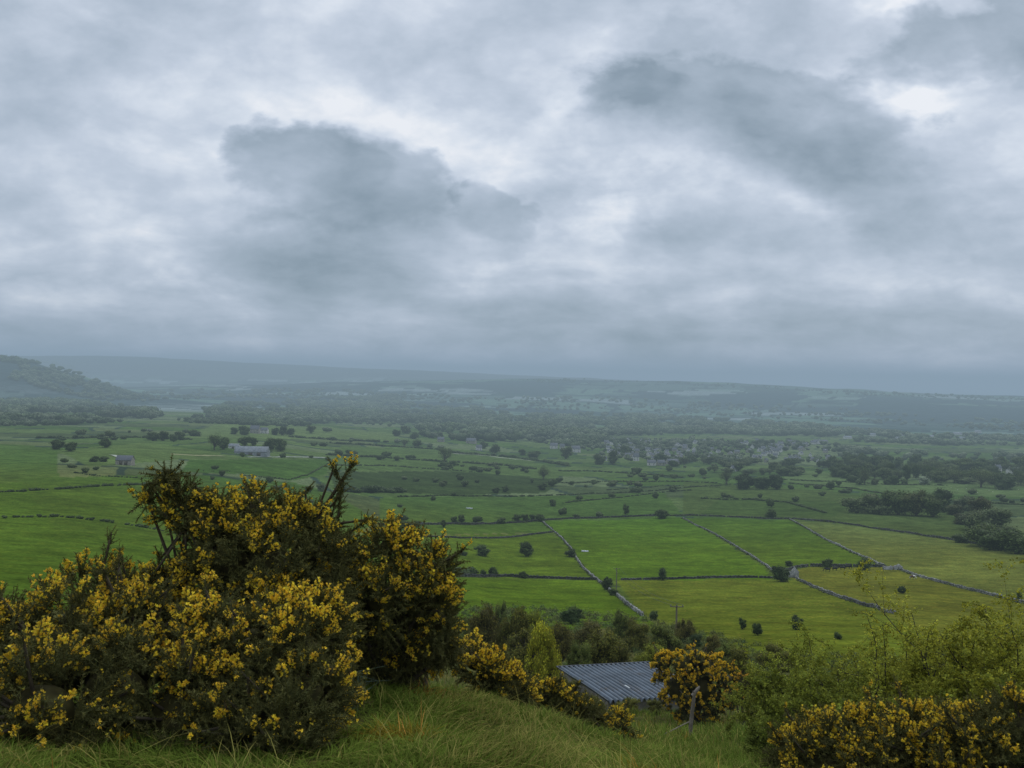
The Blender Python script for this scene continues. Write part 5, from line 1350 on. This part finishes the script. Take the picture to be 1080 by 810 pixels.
for px, py, me, rz, lab in [(873, 603, mg, 3.0, 'black cow grazing at the left end of the group in front of the dark bushes'), (880.5, 602, ms, .15, 'black cow standing second from the left in front of the dark bushes'),
                            (888.5, 601, ms, 3.2, 'black cow standing third from the left in front of the dark bushes'), (894, 600, mg, .1, 'black cow at the right end of the group, nearest the right-hand bush')]:
    p, D = ground(px, py); o = link('cow', me); o.location = p; o.rotation_euler = (0, 0, rz); tag(o, lab, 'cow', 'black cows in front of the dark bushes')
p, D = ground(962, 611); o = link('cow', cow(True, patchy)); o.location = p; o.rotation_euler = (0, 0, .25); tag(o, 'white and brown cow grazing alone below the field barn', 'cow')
M_WOOL = plain_mat('wool', (.58, .56, .50), .95, 6, .2)
def sheep():
    J = [(0, 0, .52), (.28, 0, .54), (.45, 0, .60), (.60, 0, .42), (.72, 0, .26), (-.3, 0, .54), (-.44, 0, .45)]; Rr = [(.22, .24), (.22, .23), (.14, .15), (.09, .10), (.055, .06), (.22, .23), (.06, .08)]
    E = [(0, 1), (1, 2), (2, 3), (3, 4), (0, 5), (5, 6)]
    for sx, par in ((.28, 1), (-.3, 5)):
        for sy in (-.11, .11):
            i = len(J); J += [(sx, sy, .33), (sx, sy, .16), (sx + .02, sy, .02)]; Rr += [(.07, .07), (.035, .035), (.035, .03)]; E += [(par, i), (i, i + 1), (i + 1, i + 2)]
    return skin_body('sheep', J, E, Rr, M_WOOL, np.array([1., 1., .95]))
msh = sheep()
for px, py in [(1003,515),(1010,517),(1019,516),(1026,518),(1043,517.5),(1047,519),(1052,516.5),(1074,517),(1031,520)]:
    p, D = ground(px, py); o = link('sheep', msh); o.location = p; o.rotation_euler = (0, 0, rs.uniform(0, 6.28)); tag(o, 'tiny pale sheep grazing in the far right field under the bare grey tree', 'sheep', 'sheep in the far right field')

def trough(px, py, Lw, label):
    p, D = ground(px, py); a = []; Lh, Wd, Hh = Lw / 2, .55, .55
    V, Fq = boxes([[0, -Wd, Hh / 2], [0, Wd, Hh / 2], [-Lh, 0, Hh / 2], [Lh, 0, Hh / 2], [0, 0, .1]], [[Lh + .05, .06, Hh / 2], [Lh + .05, .06, Hh / 2], [.06, Wd - .062, Hh / 2], [.06, Wd - .062, Hh / 2], [Lh - .07, Wd - .07, .1]], [0] * 5)
    o = link('water_trough', mesh_from('water_trough', [(V, Fq, 1., 0)], [plain_mat('trough_stone', (.62, .64, .66), .8, 2, .2)])); o.location = p; o.rotation_euler = (0, 0, -.12); tag(o, label, 'trough')
trough(617, 582, 3.0, 'pale water trough in the bright green field beside the crooked wall')
trough(495, 536.5, 4.2, 'pale water trough alone on the green below the dark slope')

# ================================================================== buildings
def ruin(px, py, label, wpx, hpx, kind):
    p, D = ground(px, py); s = D / F; W, H = wpx * s, hpx * s
    root = empty('stone_ruin', p, -.1); r = np.random.default_rng(int(px))
    def panel(w, h, prof, x0, y0, yaw, th=.5):
        n = 14; u = np.linspace(-w / 2, w / 2, n); top = prof(np.linspace(0, 1, n)) * h * r.uniform(.94, 1.03, n)
        F_ = np.stack([u, np.full(n, -th / 2), top], 1); Bk = np.stack([u, np.full(n, th / 2), top], 1); F0 = F_.copy(); F0[:, 2] = -.4; B0 = Bk.copy(); B0[:, 2] = -.4
        V = np.concatenate([F0, F_, Bk, B0]); i = np.arange(n - 1); q = [np.stack([a * n + i, a * n + i + 1, (a + 1) * n + i + 1, (a + 1) * n + i], 1) for a in range(3)]
        ends = np.array([[0, n, 2 * n, 3 * n], [n - 1, 4 * n - 1, 3 * n - 1, 2 * n - 1]])
        c, sn = math.cos(yaw), math.sin(yaw); X = V[:, 0] * c - V[:, 1] * sn + x0; Yy = V[:, 0] * sn + V[:, 1] * c + y0
        return (np.stack([X, Yy, V[:, 2]], 1), np.concatenate(q + [ends]), r.uniform(.5, .7), 0)
    gable = lambda t: .55 + .45 * (1 - np.abs(2 * t - 1)); broken = lambda t: .45 + .5 * vnoise(t * 5, t * 0, int(px)); 
    if kind == 'gable':
        link('gable_wall', mesh_from('gable_wall', [panel(W, H, gable, 0, 0, 0)], [M_STONE]), root)
        link('side_wall', mesh_from('side_wall', [panel(W * .8, H * .5, broken, -W / 2, W * .4 + .3, 1.57)], [M_STONE]), root)
    else:
        link('gable_wall', mesh_from('gable_wall', [panel(W * .45, H, gable, W * .29, 0, -.35)], [M_STONE]), root)
        link('side_wall', mesh_from('side_wall', [panel(W * .5, H * .75, broken, -W * .26, .2, .1)], [M_STONE]), root)
        link('back_wall', mesh_from('back_wall', [panel(W * .9, H * .6, broken, 0, W * .4, 0)], [M_RUBBLE]), root)
    tag(root, label, 'ruin')
ruin(838, 609, 'pale gable of a ruined stone barn beside the big dark bush', 8, 11, 'gable')
ruin(942, 601, 'broken grey stone field barn at the lower corner of the olive field', 17, 6, 'barn')

def house(name, px, py, wpx, hpx, deep, label, wall, roof, windows=0, chim=1, rz=.0, cat='house', roofk=.45, dmin=300, group=None, doors=0, tiny=False):
    p, D = ground(px, py, dmin); s = D / F; W, H = wpx * s, hpx * s; Dp = W * deep if deep < 3 else deep; he = H * (1 - roofk); ov = .25
    root = empty(name, p, rz)
    V = np.array([[-W/2,-Dp/2,-.8],[W/2,-Dp/2,-.8],[W/2,Dp/2,-.8],[-W/2,Dp/2,-.8],[-W/2,-Dp/2,he],[W/2,-Dp/2,he],[W/2,Dp/2,he],[-W/2,Dp/2,he],[-W/2,0,H-.1],[W/2,0,H-.1]])
    Fw = np.array([[0,1,5,4],[2,3,7,6]]); Fg = np.array([[1,2,6],[1,6,5],[5,6,9],[3,0,4],[3,4,7],[7,4,8]])
    wparts = [(V, Fw, 1., 0), (V, Fg, 1., 0)]
    rp = []
    for sgn in (-1, 1):
        a = np.array([[-W/2-ov, 0, H], [W/2+ov, 0, H], [W/2+ov, sgn*(Dp/2+ov), he-ov*.5], [-W/2-ov, sgn*(Dp/2+ov), he-ov*.5]]); b = a - np.array([0, 0, .18])
        rp.append((np.concatenate([a, b]), np.array([[0,1,2,3],[4,7,6,5],[0,3,7,4],[1,5,6,2],[2,6,7,3]]), 1. if sgn < 0 else .95, 0))
    cp = []
    for k in range(chim):
        x = (-W/2+.5) if k == 0 else (W/2-.5); cp.append((*boxes([[x, 0, H+.35]], [[.45, .35, .75]], [0]), .9, 0))
    if tiny:
        bpy.data.objects.remove(root)
        o = link(name, mesh_from(name, wparts + [(v, f, c, 1) for v, f, c, _ in rp] + cp, [wall, roof])); o.location = p; o.rotation_euler = (0, 0, rz); tag(o, label, cat, group); return o
    link('wall', mesh_from('wall', wparts, [wall]), root); ro = link('roof', mesh_from('roof', rp, [roof]), root)
    for q in cp: link('chimney', mesh_from('chimney', [q], [M_RUBBLE]), ro)
    for k in range(windows):
        x = -W/2 + W * (k + .5) / windows
        for z in ((he * .3,) if he < 4 else (he * .25, he * .68)):
            V2, F2 = boxes([[x, -Dp/2-.01, z + .5]], [[.5, .06, .6]], [0]); w = link('window', mesh_from('window', [(V2, F2, 1., 0)], [M_GLASS]), root)
            V3, F3 = boxes([[x, -Dp/2-.05, z - .18]], [[.65, .12, .07]], [0]); link('sill', mesh_from('sill', [(V3, F3, 1., 0)], [M_STONE]), w)
    for k in range(doors):
        x = -W/2 + W * (k + 1) / (doors + 1); V2, F2 = boxes([[x, -Dp/2-.02, he*.38]], [[min(1.8, W*.1), .06, he*.38]], [0]); link('door', mesh_from('door', [(V2, F2, .6, 0)], [M_WOOD]), root)
    tag(root, label, cat, group); return root
house('farm_shed', 266, 480, 33, 9, 11, 'long pale-grey farm shed with sheeted roof between the dark trees', M_SHEET, M_SHEET, chim=0, doors=3, cat='barn', roofk=.55)
house('farm_shed', 247, 473, 10, 5, .8, 'small low outbuilding at the left end of the long shed', M_RENDER, M_SHEET, chim=0, doors=1, cat='barn')
house('farmhouse', 269, 457, 9, 8, .7, 'grey farmhouse among trees behind the long shed', M_RUBBLE, M_SLATE, windows=3, chim=2)
house('farmhouse', 279, 457, 7, 6, .8, 'pale cottage right of the grey farmhouse', M_RENDER, M_SLATE, windows=2, chim=1)
house('stone_barn', 132, 490, 15, 9, .6, 'small stone barn with a grey roof alone in the left field', M_RUBBLE, M_SLATE, chim=0, doors=2, cat='barn')
for px, py, w, h, lab, wm in [(465,466,7,5,'low farm building at the left end of the hamlet', M_RUBBLE), (486,464,9,5,'long pale roofed building in the hamlet', M_RENDER), (497,468,10,6,'grey roofed house in the middle of the hamlet', M_RUBBLE), (505,475,6,6,'pale gabled cottage below the hamlet trees', M_RENDER), (550,443,5,4,'lone white house in the hazy fields behind the hamlet', M_RENDER),
                              (584,473,8,6,'left of the white cottages at the left of the village', M_RENDER), (593,474,5,6,'second white cottage, narrow, at the left of the village', M_RENDER), (607,477,9,7,'right, larger white cottage at the left of the village', M_RENDER), (687,491,9,6,'pale cottage at the front edge of the village', M_RENDER), (697,491,8,6,'stone cottage right of the pale one at the village front', M_RUBBLE),
                              (709,490,12,6,'long stone terrace at the village front', M_RUBBLE), (671,486,6,8,'tall white gabled house at the village left', M_RENDER), (774,497,6,6,'small white house by the field before the tree belt', M_RENDER), (1052,498,6,7,'white gable beside the very dark tree at the right', M_RENDER), (1072,500,14,6,'pale long house at the right edge', M_RENDER), (868,468,8,4,'white house in the hazy trees right of the village', M_RENDER), (818,479,6,6,'white house deep in the village trees', M_RENDER)]:
    house('cottage', px, py, w, h, .75, lab, wm, M_SLATE, windows=2, chim=1, rz=rs.uniform(-.3, .3))
for k in range(150):
    px = rs.uniform(636, 876); py = 465 + rs.uniform(0, 21) + (px - 640) * .012; wm = [M_RENDER, M_RENDER, M_RUBBLE][rs.integers(3)]
    house('village_house', px, py, rs.uniform(3.4, 6.2), rs.uniform(3.0, 4.6), .8, 'tiny white-walled house with a grey roof among the village trees' if wm is M_RENDER else 'tiny stone house with a grey roof among the village trees', wm, M_SLATE, tiny=True, rz=rs.uniform(-1.5, 1.5), group='houses of the village among the trees')
for k in range(14):
    px = rs.uniform(890, 1040); py = 455 + rs.uniform(0, 9); house('village_house', px, py, rs.uniform(4, 9), rs.uniform(2.2, 3.2), .6, 'tiny pale building in the hazy settlement beyond the tree belt', M_RENDER, M_SHEET, tiny=True, rz=rs.uniform(-.6, .6), group='buildings in the hazy settlement beyond the belt')
